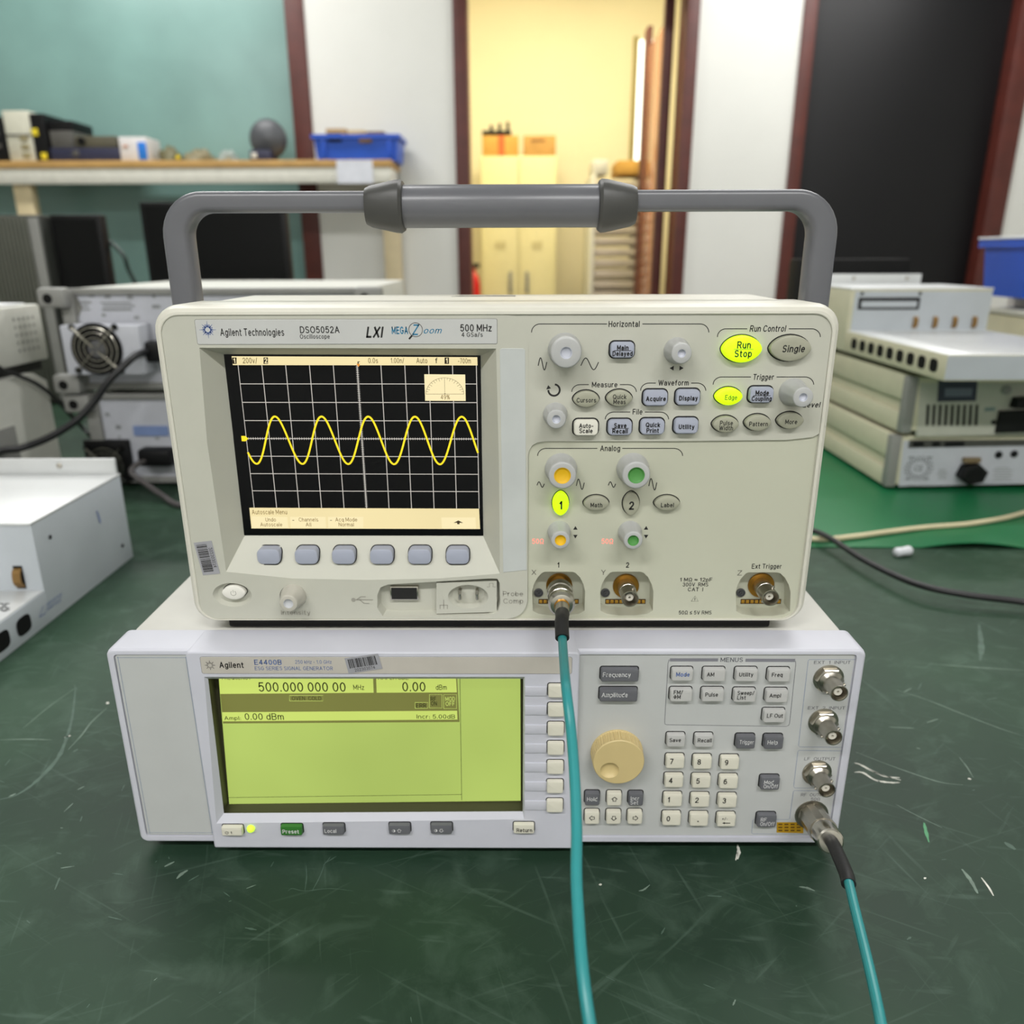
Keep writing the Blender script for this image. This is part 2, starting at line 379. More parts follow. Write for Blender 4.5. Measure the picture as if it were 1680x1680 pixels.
# ================================================================== THE ROOM
def bench_material():
    M = bpy.data.materials.new('dark_green_laminate'); M.use_nodes = True
    nt = M.node_tree; b = nt.nodes['Principled BSDF']; N = nt.nodes.new; K = nt.links.new
    tc = N('ShaderNodeTexCoord')
    n1 = N('ShaderNodeTexNoise'); n1.inputs['Scale'].default_value = 5; n1.inputs['Detail'].default_value = 6
    K(tc.outputs['Object'], n1.inputs['Vector'])
    r1 = N('ShaderNodeValToRGB'); r1.color_ramp.elements[0].position = .3; r1.color_ramp.elements[1].position = .75
    r1.color_ramp.elements[0].color = lin((25, 46, 34)) + (1,); r1.color_ramp.elements[1].color = lin((42, 70, 50)) + (1,)
    K(n1.outputs['Fac'], r1.inputs['Fac'])
    col = r1.outputs['Color']
    for ang, sc, thr in ((0.5, (9, 260, 1), .70), (-0.35, (12, 300, 1), .71), (1.3, (13, 260, 1), .72), (2.4, (20, 220, 1), .71), (0.1, (30, 200, 1), .70)):
        mq = N('ShaderNodeMapping'); mq.inputs['Rotation'].default_value = (0, 0, ang)
        K(tc.outputs['Object'], mq.inputs['Vector'])
        mp = N('ShaderNodeMapping'); mp.inputs['Scale'].default_value = sc
        K(mq.outputs['Vector'], mp.inputs['Vector'])
        n = N('ShaderNodeTexNoise'); n.inputs['Scale'].default_value = 1.0; n.inputs['Detail'].default_value = 2.5
        K(mp.outputs['Vector'], n.inputs['Vector'])
        rp = N('ShaderNodeValToRGB'); rp.color_ramp.elements[0].position = thr - .06; rp.color_ramp.elements[1].position = thr + .06
        rp.color_ramp.elements[0].color = (0, 0, 0, 1); rp.color_ramp.elements[1].color = (.2, .2, .2, 1)
        K(n.outputs['Fac'], rp.inputs['Fac'])
        mx = N('ShaderNodeMixRGB'); K(rp.outputs['Color'], mx.inputs['Fac']); K(col, mx.inputs['Color1'])
        mx.inputs['Color2'].default_value = lin((96, 118, 106)) + (1,)
        col = mx.outputs['Color']
    # chalky smudges
    n3 = N('ShaderNodeTexNoise'); n3.inputs['Scale'].default_value = 34; n3.inputs['Detail'].default_value = 9; n3.inputs['Roughness'].default_value = .62; n3.inputs['Distortion'].default_value = .6
    K(tc.outputs['Object'], n3.inputs['Vector'])
    r3 = N('ShaderNodeValToRGB'); r3.color_ramp.elements[0].position = .5; r3.color_ramp.elements[1].position = .8
    r3.color_ramp.elements[0].color = (0, 0, 0, 1); r3.color_ramp.elements[1].color = (.4, .4, .4, 1)
    K(n3.outputs['Fac'], r3.inputs['Fac'])
    mx = N('ShaderNodeMixRGB'); K(r3.outputs['Color'], mx.inputs['Fac']); K(col, mx.inputs['Color1']); mx.inputs['Color2'].default_value = lin((84, 106, 92)) + (1,)
    K(mx.outputs['Color'], b.inputs['Base Color'])
    rr_ = N('ShaderNodeMapRange'); rr_.inputs['To Min'].default_value = .48; rr_.inputs['To Max'].default_value = .62; b.inputs['Specular IOR Level'].default_value = .35
    K(n3.outputs['Fac'], rr_.inputs['Value']); K(rr_.outputs['Result'], b.inputs['Roughness'])
    bp = N('ShaderNodeBump'); bp.inputs['Strength'].default_value = .06; bp.inputs['Distance'].default_value = .001
    K(n3.outputs['Fac'], bp.inputs['Height']); K(bp.outputs['Normal'], b.inputs['Normal'])
    return M
M_BENCH = bench_material()
M_FLOOR = mat('grey_floor_tile', (150, 150, 146), .4, vary=.06, scale=3)
M_CEIL = mat('white_ceiling', (228, 228, 226), .8, vary=.01)
M_GREENW = mat('green_frosted_glass', (118, 152, 146), .32, vary=.12, scale=3)
M_CORR = mat('cream_corridor_paint', (226, 218, 190), .7, vary=.02, scale=4)

RX0, RX1, RY0, RY1 = -3000, 2700, -2300, 3000
MB().box(RX0 - 100, RX1 + 100, RY0 - 100, 5200, FLOOR - 60, FLOOR).build('floor', M_FLOOR, kind='structure')
MB().box(RX0 - 100, RX1 + 100, RY0 - 100, 5200, CEIL, CEIL + 60).build('ceiling', M_CEIL, kind='structure')
MB().box(RX0 - 80, RX0, RY0, RY1 + 120, FLOOR, CEIL).build('wall_left', M_WALL, kind='structure')
MB().box(RX1, RX1 + 80, RY0, RY1 + 120, FLOOR, CEIL).build('wall_right', M_WALL, kind='structure')
MB().box(RX0 - 80, RX1 + 80, RY0 - 80, RY0, FLOOR, CEIL).build('wall_front', M_WALL, kind='structure')
# back wall, with a window bay, a doorway and a dark door
DOORTOP = 1330
wb = MB()
WX = (-824, -200, 682, 1122, 1948)          # window post | doorway left | doorway right | dark door left | dark door right
wb.box(WX[0], WX[1], 3000, 3120, FLOOR, CEIL); wb.box(WX[2], WX[3], 3000, 3120, FLOOR, CEIL); wb.box(WX[4], RX1, 3000, 3120, FLOOR, CEIL)
wb.box(WX[1], WX[2], 3000, 3120, DOORTOP, CEIL); wb.box(WX[3], WX[4], 3000, 3120, DOORTOP, CEIL)
wb.box(RX0, WX[0], 3000, 3120, FLOOR, -100); wb.box(RX0, WX[0], 3000, 3120, 1500, CEIL)
wb.build('wall_back', M_WALL, kind='structure')
# green frosted window bay
w1 = thing('window_1', None, None, (-1900, 3060, -100)); w1['kind'] = 'structure'
MB().box(RX0 + 4, WX[0] - 4, 3035, 3047, -96, 1496, 1).build('pane', M_GREENW, w1)
MB().box(WX[0] - 37, WX[0] + 37, 2992, 3035, -100, 1500, 3).build('window_frame', M_WOOD, w1)
# lit doorway
d1 = thing('door_1', None, None, (240, 3060, FLOOR)); d1['kind'] = 'structure'
MB().box(-226, -172, 2985, 3135, FLOOR, DOORTOP, 4).build('door_frame', M_WOOD, d1)
MB().box(657, 707, 2985, 3135, FLOOR, DOORTOP, 4).build('door_frame', M_WOOD, d1)
MB().box(-226, 707, 2985, 3135, DOORTOP - 2, DOORTOP + 55, 4).build('door_frame', M_WOOD, d1)
# door leaf swung open into the corridor: timber stiles around a pale glass light
M_DGLASS = mat('reflective_door_glass', (176, 120, 96), .15, vary=.15, scale=5)
MB().box(600, 640, 3140, 3180, FLOOR + 8, DOORTOP - 8, 3).build('door_stile', M_WOOD, d1)
MB().box(612, 626, 3180, 3640, FLOOR + 8, -40, 2).build('door_panel', M_WOOD, d1)
MB().box(614, 624, 3180, 3640, -38, DOORTOP - 100, 1).build('pane', M_DGLASS, d1)
MB().box(608, 632, 3640, 3740, FLOOR + 8, DOORTOP - 8, 3).build('door_stile', M_WOOD, d1)
# dark door
d2 = thing('door_2', None, None, (1535, 3060, FLOOR)); d2['kind'] = 'structure'
MB().box(1096, 1147, 2985, 3135, FLOOR, DOORTOP, 4).build('door_frame', M_WOOD, d2)
MB().box(1908, 1985, 2985, 3135, FLOOR, DOORTOP, 4).build('door_frame', M_WOOD, d2)
MB().box(1096, 1985, 2985, 3135, DOORTOP - 2, DOORTOP + 55, 4).build('door_frame', M_WOOD, d2)
M_DARKDOOR = mat('dark_door_panel', (15, 15, 17), .5, spec=.3, vary=.1, scale=2)
dl = MB().box(1150, 1905, 3050, 3090, FLOOR + 6, DOORTOP - 6, 3).build('door_leaf', M_DARKDOOR, d2)
# corridor shell
MB().box(-780, -700, 3120, 4700, FLOOR, CEIL).build('wall_corridor_left', M_CORR, kind='structure')
MB().box(1500, 1580, 3120, 4700, FLOOR, CEIL).build('wall_corridor_right', M_CORR, kind='structure')
MB().box(-780, 1580, 4700, 4780, FLOOR, CEIL).build('wall_corridor_back', M_CORR, kind='structure')
MB().box(RX0, RX0 + 14, RY0, RY1, FLOOR, FLOOR + 90).build('baseboard_left', M_WOOD, kind='structure')
MB().box(RX1 - 14, RX1, RY0, RY1, FLOOR, FLOOR + 90).build('baseboard_right', M_WOOD, kind='structure')

# ceiling lamps (the area lights above sit just under each diffuser)
M_DIFF = glow('lamp_diffuser', (240, 255, 246), 1.6, (220, 220, 220))
for i, (lx, ly, lw) in enumerate(LAMPS):
    t = thing('ceiling_light', 'long white fluorescent batten fixed flat to the ceiling', 'ceiling light', (lx, ly, CEIL - 60), 'fluorescent battens on the ceiling')
    MB().box(lx - 620, lx + 620, ly - 80, ly + 80, CEIL - 60, CEIL, 6).build('housing', M_CEIL, t)
    MB().box(lx - 595, lx + 595, ly - 64, ly + 64, CEIL - 68, CEIL - 60, 2).build('diffuser', M_DIFF, t)
t = thing('ceiling_light', 'square warm lamp on the ceiling beyond the doorway', 'ceiling light', (250, 3560, CEIL - 60))
MB().box(-480, 980, 3290, 3830, CEIL - 60, CEIL, 6).build('housing', M_CEIL, t)
MB().box(-455, 955, 3305, 3815, CEIL - 68, CEIL - 60, 2).build('diffuser', glow('warm_diffuser', (255, 236, 170), 1.6, (220, 220, 200)), t)

# ================================================================== WORKBENCHES
M_EDGE = mat('bench_edge', (30, 40, 36), .5); M_LEG = mat('bench_leg_steel', (170, 170, 166), .4, .3)
def bench(y0, y1, label):
    t = thing('workbench', label, 'workbench', (-100, (y0 + y1) / 2, FLOOR))
    MB().box(-1900, 1900, y0, y1, -28, 0, 1.5).build('tabletop', M_BENCH, t)
    MB().box(-1898, 1898, y0 + 30, y1 - 30, -70, -28, 2).build('apron', M_EDGE, t)
    for x in (-1840, 0, 1840):
        for y in (y0 + 70, y1 - 70):
            MB().box(x - 22, x + 22, y - 22, y + 22, FLOOR, -70, 3).build('leg', M_LEG, t)
    return t
bench1 = bench(-560, 1250, 'long scratched dark green laminate workbench carrying the two stacked instruments')
bench2 = bench(1252, 2180, 'dark green workbench standing behind, carrying the two black monitors')

# individual scratches and specks of the near bench top
M_SCR = mat('scratch_pale', (108, 126, 114), .7, vary=.2, scale=200)
M_SCRW = mat('scratch_white', (206, 206, 196), .7, vary=.2, scale=200)
M_SCRD = mat('smudge_grey', (66, 88, 76), .6, vary=.2, scale=120)
def scratch(pts, wd, mt):
    P = [at(px, py, z=0) for px, py in pts]; P = spline(P, 5); vs = []
    for i, p in enumerate(P):
        t_ = (P[min(i + 1, len(P) - 1)] - P[max(i - 1, 0)]).normalized(); n = Vector((-t_.y, t_.x, 0))
        k = wd * (0.25 + 0.75 * math.sin(PI * (i + .5) / len(P))) * random.uniform(.7, 1.2) / 2
        vs += [(p.x + n.x * k, p.y + n.y * k, .12), (p.x - n.x * k, p.y - n.y * k, .12)]
    m_ = MB().add(vs, [(2 * i, 2 * i + 1, 2 * i + 3, 2 * i + 2) for i in range(len(P) - 1)])
    m_.build('scratch', mt, bench1, smooth=0)
for pts, wd, mt in [
    ([(124, 1130), (118, 1180), (106, 1220), (92, 1248), (60, 1282), (28, 1304), (0, 1312)], 3.2, M_SCRD),
    ([(125, 1128), (80, 1160), (38, 1195)], .7, M_SCR), ([(0, 1214), (45, 1213), (85, 1214)], .9, M_SCR),
    ([(112, 1230), (135, 1205), (150, 1185), (175, 1162)], 1.0, M_SCR), ([(106, 1210), (116, 1207)], 1.6, M_SCRW),
    ([(120, 1234), (128, 1229)], 2.2, M_SCRD), ([(14, 1308), (26, 1302)], 2.0, M_SCR), ([(105, 1332), (120, 1318)], .8, M_SCR),
    ([(90, 1460), (98, 1440)], 1.2, M_SCRD), ([(290, 1442), (298, 1434), (308, 1428)], 2.6, M_SCR), ([(270, 1422), (286, 1414)], 1.5, M_SCR),
    ([(1402, 1252), (1410, 1254), (1424, 1262), (1448, 1272), (1478, 1280)], 1.6, M_SCRW), ([(1402, 1267), (1416, 1268), (1436, 1280), (1460, 1284), (1476, 1284)], 2.0, M_SCRW),
    ([(1414, 1255), (1430, 1264), (1452, 1274), (1476, 1276)], 1.6, M_SCRW), ([(1404, 1234), (1450, 1252), (1500, 1270), (1545, 1284), (1580, 1288)], .8, M_SCR),
    ([(1470, 1132), (1520, 1148), (1580, 1172), (1640, 1195), (1680, 1208)], .8, M_SCR), ([(1525, 1089), (1600, 1095), (1680, 1100)], 1.1, M_SCR),
    ([(1458, 1193), (1500, 1195)], .9, M_SCR), ([(1574, 1243), (1586, 1258), (1597, 1276)], .8, M_SCR), ([(1588, 1278), (1593, 1278)], 1.8, M_SCRW),
    ([(1470, 1320), (1500, 1336), (1545, 1358)], .7, M_SCR), ([(1578, 1426), (1592, 1444), (1604, 1466)], 2.6, M_SCR), ([(1610, 1440), (1622, 1456), (1630, 1470)], 1.3, M_SCRW),
    ([(1516, 1350), (1519, 1364), (1524, 1382)], 2.0, mat('scratch_green', (86, 150, 108), .7)), ([(1608, 1084), (1610, 1060), (1606, 1025)], 5, M_SCRD),
    ([(1210, 1386), (1212, 1398), (1210, 1410)], 2.0, M_SCRW), ([(1210, 1398), (1207, 1412)], 1.0, M_SCRW), ([(1311, 1455), (1324, 1457), (1337, 1462)], 1.6, M_SCR),
    ([(530, 1420), (537, 1413), (542, 1406)], .7, M_SCRD), ([(502, 1420), (503, 1440), (500, 1462)], .6, M_SCRD), ([(512, 1462), (524, 1440), (534, 1414)], .6, M_SCRD),
    ([(472, 1462), (480, 1458), (500, 1462), (540, 1458), (580, 1462)], .5, M_SCRD), ([(1066, 1452), (1056, 1460), (1048, 1462)], 1.0, M_SCR), ([(404, 1458), (420, 1452)], .8, M_SCR),
    ([(984, 1450), (986, 1453)], 1.8, M_SCRW), ([(176, 1152), (177, 1155)], 2.6, M_SCRW), ([(1516, 1440), (1519, 1442)], 2.0, M_SCRW), ([(1648, 1382), (1666, 1394)], 4, M_SCRD)]:
    scratch(pts, wd, mt)
for k in range(40):
    px, py = random.choice([(random.uniform(0, 200), random.uniform(1080, 1680)), (random.uniform(1420, 1680), random.uniform(1020, 1680)), (random.uniform(200, 1400), random.uniform(1400, 1680))])
    a = random.uniform(0, PI); l_ = random.uniform(4, 26)
    scratch([(px, py), (px + l_ * math.cos(a), py - .5 * l_ * math.sin(a))], random.uniform(.5, 1.2), random.choice([M_SCRD, M_SCRD, M_SCR]))

# green anti-static mat with a lifted front edge
M_MAT = mat('green_rubber_mat', (18, 104, 62), .4, vary=.08, scale=8)
nx = 60; ys_ = [519, 524, 535, 560, 620, 800, 1060]; vs_, fs_ = [], []
for iy, y in enumerate(ys_):
    for ix in range(nx + 1):
        x = 230 + ix * (955 - 230) / nx
        lift = max(0, math.sin((x - 520) / 130 * PI)) * (7 if 520 < x < 650 else 0) + (2.5 * math.sin(x / 60.) + 2.5 if x > 650 else 0)
        k = max(0, 1 - (y - 519) / 60.0)
        vs_.append((x, y + (6 * math.sin(x / 210.) if iy < 2 else 0), 1.6 + lift * k))
for iy in range(len(ys_) - 1):
    for ix in range(nx):
        a = iy * (nx + 1) + ix; fs_.append((a, a + 1, a + nx + 2, a + nx + 1))
mb = MB().add(vs_, fs_); n0 = len(vs_)
mb.add([(v[0], v[1], max(.1, v[2] - 1.4)) for v in vs_], [tuple(reversed(f)) for f in fs_])
edge = [i for i in range(nx + 1)]
mb.f += [(i, i + n0, i + 1 + n0, i + 1) for i in edge[:-1]]
base_origin(mb.build('bench_mat', M_MAT, smooth=60, label='bright green rubber mat with a wavy front edge lying on the bench', cat='mat'))

# ================================================================== OSCILLOSCOPE
YS = 20.9; SX = 7.2; SW = 355.2; SZ0 = 147.0; SZ1 = 325.6
X0, X1 = SX - SW / 2, SX + SW / 2
YL, YU, YB = YS + .6, YS + .9, YS + 2.0        # left panel, upper right plate, lower right face
scope = thing('oscilloscope', 'off-white bench oscilloscope with a sine wave on its screen and a grey carrying handle', 'oscilloscope', (SX, 100, 139.6))
def bz(inset, y, r=13): return L(rr(X0 + inset, X1 - inset, SZ0 + inset * .36, SZ1 - inset, max(3, r - inset * .6), 7), y)
bez = MB().loft([bz(3, YS + 48), bz(0.6, YS + 46), bz(0, YS + 40), bz(0, YS + 8), bz(.5, YS + 4.2), bz(1.6, YS + 1.6), bz(3.4, YS + .2), bz(4.6, YS), bz(5.0, YS + .2), bz(5.3, YS + 2.2)], False, False)
bez.build('front_bezel', M_OFFW, scope)
INN = (X0 + 5.0, X1 - 5.0, SZ0 + 1.7, SZ1 - 5.0)
# rear body with a stepped top
body = MB()
def bd(dx, y, zt=0): return L(rr(SX - 170.5 + dx, SX + 170.5 - dx, SZ0 + 2 + dx * .5, SZ1 - 1 - zt, 9, 5), y)
body.loft([bd(0, YS + 44), bd(0, YS + 120), bd(1, YS + 126, 1), bd(8, YS + 160, 8), bd(9, YS + 172, 10)], True, True)
body.build('rear_body', M_OFFW, scope)
mb = MB()
for k in range(3): mb.box(SX - 30 + k * 2, SX + 10, YS + 96 + k * 6, YS + 97 + k * 6, SZ1 - 1.2, SZ1 - .9)
mb.build('top_slot', M_BLACK, scope, kind='stuff')
MB().box(SX - 160, SX + 160, YS + 7, YS + 150, 140.2, SZ0 + 3, 1.5).build('gap_shade_block', mat('gap_shade_black', (24, 24, 24), .7), scope)  # added dark block that stands for the shadow under the scope
for fx in (-140, 140):
    for fy in (YS + 22, YS + 150):
        MB().box(SX + fx - 18, SX + fx + 18, fy - 8, fy + 8, 139.6, SZ0 + 4, 1.5).build('foot', M_DARK, scope)
# side pivots and handle
HY = 89.0; HC = 8.0
hp = []
HL, HR, HT = HC - 185.0, HC + 185.0, 378.3
for p in [(HL, 225), (HL, 260), (HL, 300), (HL, 330), (HL, 348)]: hp.append((p[0], HY, p[1]))
def arc(cx, cz, r, a0, a1, n=9): return [(cx + r * math.cos(a0 + (a1 - a0) * i / n), HY, cz + r * math.sin(a0 + (a1 - a0) * i / n)) for i in range(n + 1)]
RH = 19
hp += arc(HL + RH, HT - RH, RH, PI, PI / 2) + [(HL + 60, HY, HT), (HC - 60, HY, HT), (HC + 60, HY, HT), (HR - 60, HY, HT)] + arc(HR - RH, HT - RH, RH, PI / 2, 0)
hp += [(HR, HY, z) for z in (348, 330, 300, 260, 225)]
P = [Vector(p) for p in hp]; loops = []
for i, p in enumerate(P):
    t_ = (P[min(i + 1, len(P) - 1)] - P[max(i - 1, 0)]).normalized(); up_ = Vector((0, 1, 0)); v_ = t_.cross(up_)
    k = abs(t_.z); hw = 5.6 + 1.7 * k
    sec = rr(-8, 8, -hw, hw, 3.2, 4)
    loops.append([p + up_ * a + v_ * b for a, b in sec])
hnd = MB().loft(loops, True, True).build('handle', M_HANDLE, scope)
def ovalx(x, ry, rz, n=32, p=2.0): return [(x, HY + q[0], HT - 2.5 + q[1]) for q in ell(0, 0, ry, rz, n, p)]
GL, GR = HC - 76, HC + 78
MB().loft([ovalx(GL + 18, 11.5, 11.2), ovalx(GL + 20, 12, 11.6), ovalx(GR - 20, 12, 11.6), ovalx(GR - 18, 11.5, 11.2)], True, True).build('handle_grip', M_HANDLE, hnd)
for sgn, gx in ((1, GL), (-1, GR)):
    MB().loft([ovalx(gx + sgn * a, ry, rz, 16, 2.6) for a, ry, rz in ((0, 8, 7.5), (0.5, 10.5, 10.0), (3, 11.5, 11.2), (17, 14.6, 14.2), (20, 14.8, 14.4), (21.5, 13.8, 13.4), (22, 12, 11.4))], True, True).build('grip_collar', M_GRIP, hnd, smooth=30)
for sgn in (-1, 1):
    MB().lathe([(18, -4), (18, 1), (16, 3), (0.1, 3)], (HC + sgn * 175, HY, 225), (sgn, 0, 0), 32, cap0=True).build('handle_pivot', M_HANDLE, hnd)

# ---- screen funnel and left panel
YD = YS + 13.0                                   # depth of the display glass
def quad(cs, y): return [xz(a, b, y) for a, b in cs]
outer = quad([(371, 938), (480, 949), (600, 951.5), (720, 949), (820, 941), (818.5, 760), (814, 572), (327, 570.5), (340, 727), (361, 868)], YL)
inner = quad([(401.5, 878.5), (500, 878.6), (600, 878.8), (700, 879), (792.6, 879.2), (790, 735), (788, 583.5), (368, 581.5), (384, 720), (398, 845)], YD)
power_o = ell(*xz(381, 976, YL), 11.2, 7.4, 32)
usb_o = quad([(628, 1011), (650, 1013), (800, 1010), (817, 1004), (821, 990), (820, 957), (816, 949.5), (806, 949), (720, 954), (636, 959), (624, 964), (619, 976), (619, 998)], YL)
lr = xz(866, 760, YL)[0]
lp_out = rr(INN[0] + .1, lr, INN[2] + .3, INN[1 + 2] - .1, (9, 12, 12, 9), 7)
lp = MB().fill(lp_out, [outer, power_o, usb_o], YL)
lp.loft([L(off(lp_out, -.5), YB + .2), L(lp_out, YL + .4), L(lp_out, YL)], False, False)
lp.build('screen_panel', M_FACE, scope)
MB().loft([L(outer, YL), L(inner, YD)], False, False).build('screen_surround', M_FACE, scope, smooth=20)
blank = quad([(825.5, 939), (864, 935), (861.5, 574), (858, 571.5), (823, 571.5), (820, 574)], YL)
MB().prism(blank, YL + .2, YL - .25, .15).build('blank_label_plate', mat('scope_blank_plate', (188, 192, 190), .4), scope)
strip = rr(*[xz(322, 545, YL)[0], xz(815.5, 545, YL)[0], xz(560, 564.5, YL)[1], xz(560, 524, YL)[1]], .8, 3)
MB().prism(strip, YL + .2, YL - .25, .15).build('name_plate', M_STRIP, scope)
MB().loft([L(off(strip, -.25), YL - .02), L(strip, YL - .03)], False, False).build('name_plate_edge', mat('seam_shadow_grey', (128, 128, 122), .6), scope)
# glass
scr = MB().prism([xz(*c, YD - .3) for c in ((400, 878), (793, 878.5), (788.5, 582), (367, 580.5))], YD + 2, YD - .3).build('screen_glass', mat('black_glass', (7, 8, 10), .12, vary=.0, spec=.18), scope)
YG = YD - .5
gTL, gTR, gBL, gBR = [Vector(xz(*c, YG)) for c in ((390.5, 599), (781.5, 599), (417, 833), (786, 834.5))]
def gp(u, v):
    a = gTL.lerp(gTR, u / 10); b = gBL.lerp(gBR, u / 10); q = a.lerp(b, v / 8); return (q.x, q.y)
G_WHITE = glow('screen_grid', (222, 216, 206), .8); G_YEL = glow('screen_trace', (255, 226, 30), 1.1); G_BAR = glow('screen_bar', (250, 232, 176), .95, vary=.05)
G_BARK = glow('screen_soft_label', (252, 236, 186), 1.0); G_INK = mat('screen_dark_text', (62, 48, 22), .6); G_INK2 = mat('screen_faint_text', (150, 120, 66), .6); G_ORG = glow('screen_orange', (255, 160, 50), .9)
mb = MB()
for i in range(11): mb.ribbon([gp(i, 0), gp(i, 8)], .42 if i else .36, YG)
for j in range(1, 8): mb.ribbon([gp(0, j), gp(10, j)], .42, YG)
for i in range(101):
    if i % 10: mb.ribbon([gp(i / 10, 3.93), gp(i / 10, 4.07)], .28, YG - .02)
for j in range(81):
    if j % 10: mb.ribbon([gp(4.94, j / 10), gp(5.06, j / 10)], .28, YG - .02)
mb.build('graticule', G_WHITE, scr, smooth=0, kind='stuff')
mb = MB(); pts = []
for i in range(401):
    u = i / 40; pts.append(gp(u, 4.10 - 1.33 * math.cos(2 * PI * (u - 1.33) / 2.0)))
mb.ribbon(pts, 1.05, YG - .06)
for c in [xz(401, 719.5, YG)]:
    mb.flat([(c[0] - 1.6, c[1] - 1.5), (c[0] + .6, c[1] - 1.5), (c[0] + 2.2, c[1]), (c[0] + .6, c[1] + 1.5), (c[0] - 1.6, c[1] + 1.5)], YG - .08)
mb.build('waveform_trace', G_YEL, scr, smooth=0, kind='stuff')
MB().quadpx([(382, 599), (783.5, 599.5), (783, 586), (380, 584.5)], YG - .02).build('status_bar', G_BAR, scr, smooth=0)
MB().quadpx([(412.5, 867), (787.7, 868), (786, 834.6), (409, 833)], YG - .02).build('menu_bar', G_BAR, scr, smooth=0)
mb = MB()
for cs in ([(414, 866), (473, 866), (471.5, 848), (413, 847)], [(477, 866), (535, 866), (534, 848), (476, 848)], [(538.5, 866), (596, 866.5), (596, 848), (538, 848)], [(725, 867), (781, 867), (780, 849), (724, 849)]): MB().quadpx(cs, YG - .05).build('softkey_label', G_BARK, scr, smooth=0)
MB().quadpx([(697.5, 657.5), (764, 657.8), (763.2, 614.5), (696, 614)], YG - .1).build('gauge_inset', G_BARK, scr, smooth=0)
ti, tf = MB(), MB()
def stx(s, px, py, hpx, wpx=None, mbx=None, y=None, **k):
    y = YG - .12 if y is None else y; q = mmpp(px, py, y); c = xz(px, py, y)
    txt(mbx or tf, s, c[0], c[1], hpx * q, y, wpx * q if wpx else None, **k)
stx('200v/', 410, 591.5, 8, 24); stx('0.0s', 612, 591.5, 7.5, 16); stx('1.00n/', 652, 591.5, 7.5, 22); stx('Auto', 692, 591.5, 8, 18); stx('-700m', 762, 592, 7.5, 21)
stx('f', 716, 591.5, 8, 4, ti); stx('49%', 730.5, 651.5, 7, 15)
stx('Autoscale Menu', 442, 840, 7, 58); stx('Undo', 444, 852.5, 6, 17); stx('Autoscale', 445, 860.5, 6, 36); stx('Channels', 506, 852.5, 6, 32); stx('All', 506, 860.5, 6, 9); stx('Acq Mode', 568, 852.5, 6, 36); stx('Normal', 568, 860.5, 6, 25)
stx('-', 481, 853, 7, 3, ti); stx('-', 543, 853, 7, 3, ti)
for px, d in ((384.5, '1'), (436, '2'), (733, '1')):
    ti.quadpx([(px - 3.6, 597), (px + 3.6, 597), (px + 3.6, 586.5), (px - 3.6, 586.5)], YG - .08)
nb = MB()
for px, d in ((384.5, '1'), (436, '2'), (733, '1')): stx(d, px, 591.8, 7, None, nb, YG - .14, bold=.02)
nb.build('channel_number', G_BARK, scr, smooth=0, kind='stuff')
c = xz(752, 857, YG); ti.flat([(c[0] - 2.8, c[1] - .3), (c[0] - .7, c[1] - .2), (c[0] - .7, c[1] - 1.1), (c[0] + .7, c[1] - 1.1), (c[0] + .7, c[1] - .2), (c[0] + 2.8, c[1] - .3), (c[0], c[1] + 1.2)], YG - .12)
# analogue gauge in the inset
gc = Vector(xz(730, 646.5, YG)); q = mmpp(730, 640, YG); R_ = 31 * q
ti.ribbon([(gc.x + R_ * math.cos(a * PI / 40), gc.y + .86 * R_ * math.sin(a * PI / 40)) for a in range(41)], .16, YG - .14); ti.ribbon([(gc.x - R_, gc.y), (gc.x + R_, gc.y)], .16, YG - .14)
for a in range(1, 20):
    ca, sa = math.cos(a * PI / 20), .86 * math.sin(a * PI / 20); k = .88 if a % 2 else .82; ti.ribbon([(gc.x + R_ * ca, gc.y + R_ * sa), (gc.x + k * R_ * ca, gc.y + k * R_ * sa)], .16, YG - .14)
ti.ribbon([(gc.x, gc.y), (gc.x, gc.y + .83 * R_)], .16, YG - .14); ti.flat([(gc.x - .5, gc.y), (gc.x + .5, gc.y), (gc.x, gc.y + .6)], YG - .15)
stx('r', 588.5, 594.5, 5, 4, ti, bold=.02)
ti.build('screen_text', G_INK, scr, smooth=0, kind='stuff'); tf.build('screen_text', G_INK2, scr, smooth=0, kind='stuff')
c = xz(588, 599.5, YG); MB().flat([(c[0] - 1, c[1] + .9), (c[0] + 1, c[1] + .9), (c[0], c[1] - .9)], YG - .1).build('trigger_mark', G_ORG, scr, smooth=0)

# ---- printed marks on the front
ink = MB(); blue = MB(); emb = MB(); teal = MB()
def ft(s, px, py, hpx, wpx=None, y=YL - .28, mbx=None, **k):
    q = mmpp(px, py, y); c = xz(px, py, y); txt(ink if mbx is None else mbx, s, c[0], c[1], hpx * q, y, wpx * q if wpx else None, **k)
ft('Agilent Technologies', 413.5, 545, 10.5, 105, bold=.012); ft('DSO5052A', 524.5, 541, 9.5, 65, bold=.012); ft('Oscilloscope', 516.5, 552, 6.5, 49, bold=.01)
ft('LXI', 615, 545, 15, 30, bold=.03, shear=.22); ft('MEGA', 656, 542, 10, 27, mbx=teal, bold=.03); ft('oom', 710, 542, 9, 30, mbx=teal, shear=.3); ft('Z', 682, 541, 15, 13, mbx=teal, bold=.01, shear=.2)
ft('500 MHz', 781, 538, 10, 52, bold=.015); ft('4 GSa/s', 774.5, 549, 6.5, 35, bold=.01)
c = Vector(xz(682, 541, YL)); ink.ribbon([(c.x + 3.5 * math.cos(a * PI / 16), c.y + 3.5 * math.sin(a * PI / 16)) for a in range(33)], .3, YL - .29)
ink.ribbon([(c.x - 2.0, c.y - 2.9), (c.x - 3.6, c.y - 4.7)], .9, YL - .29)
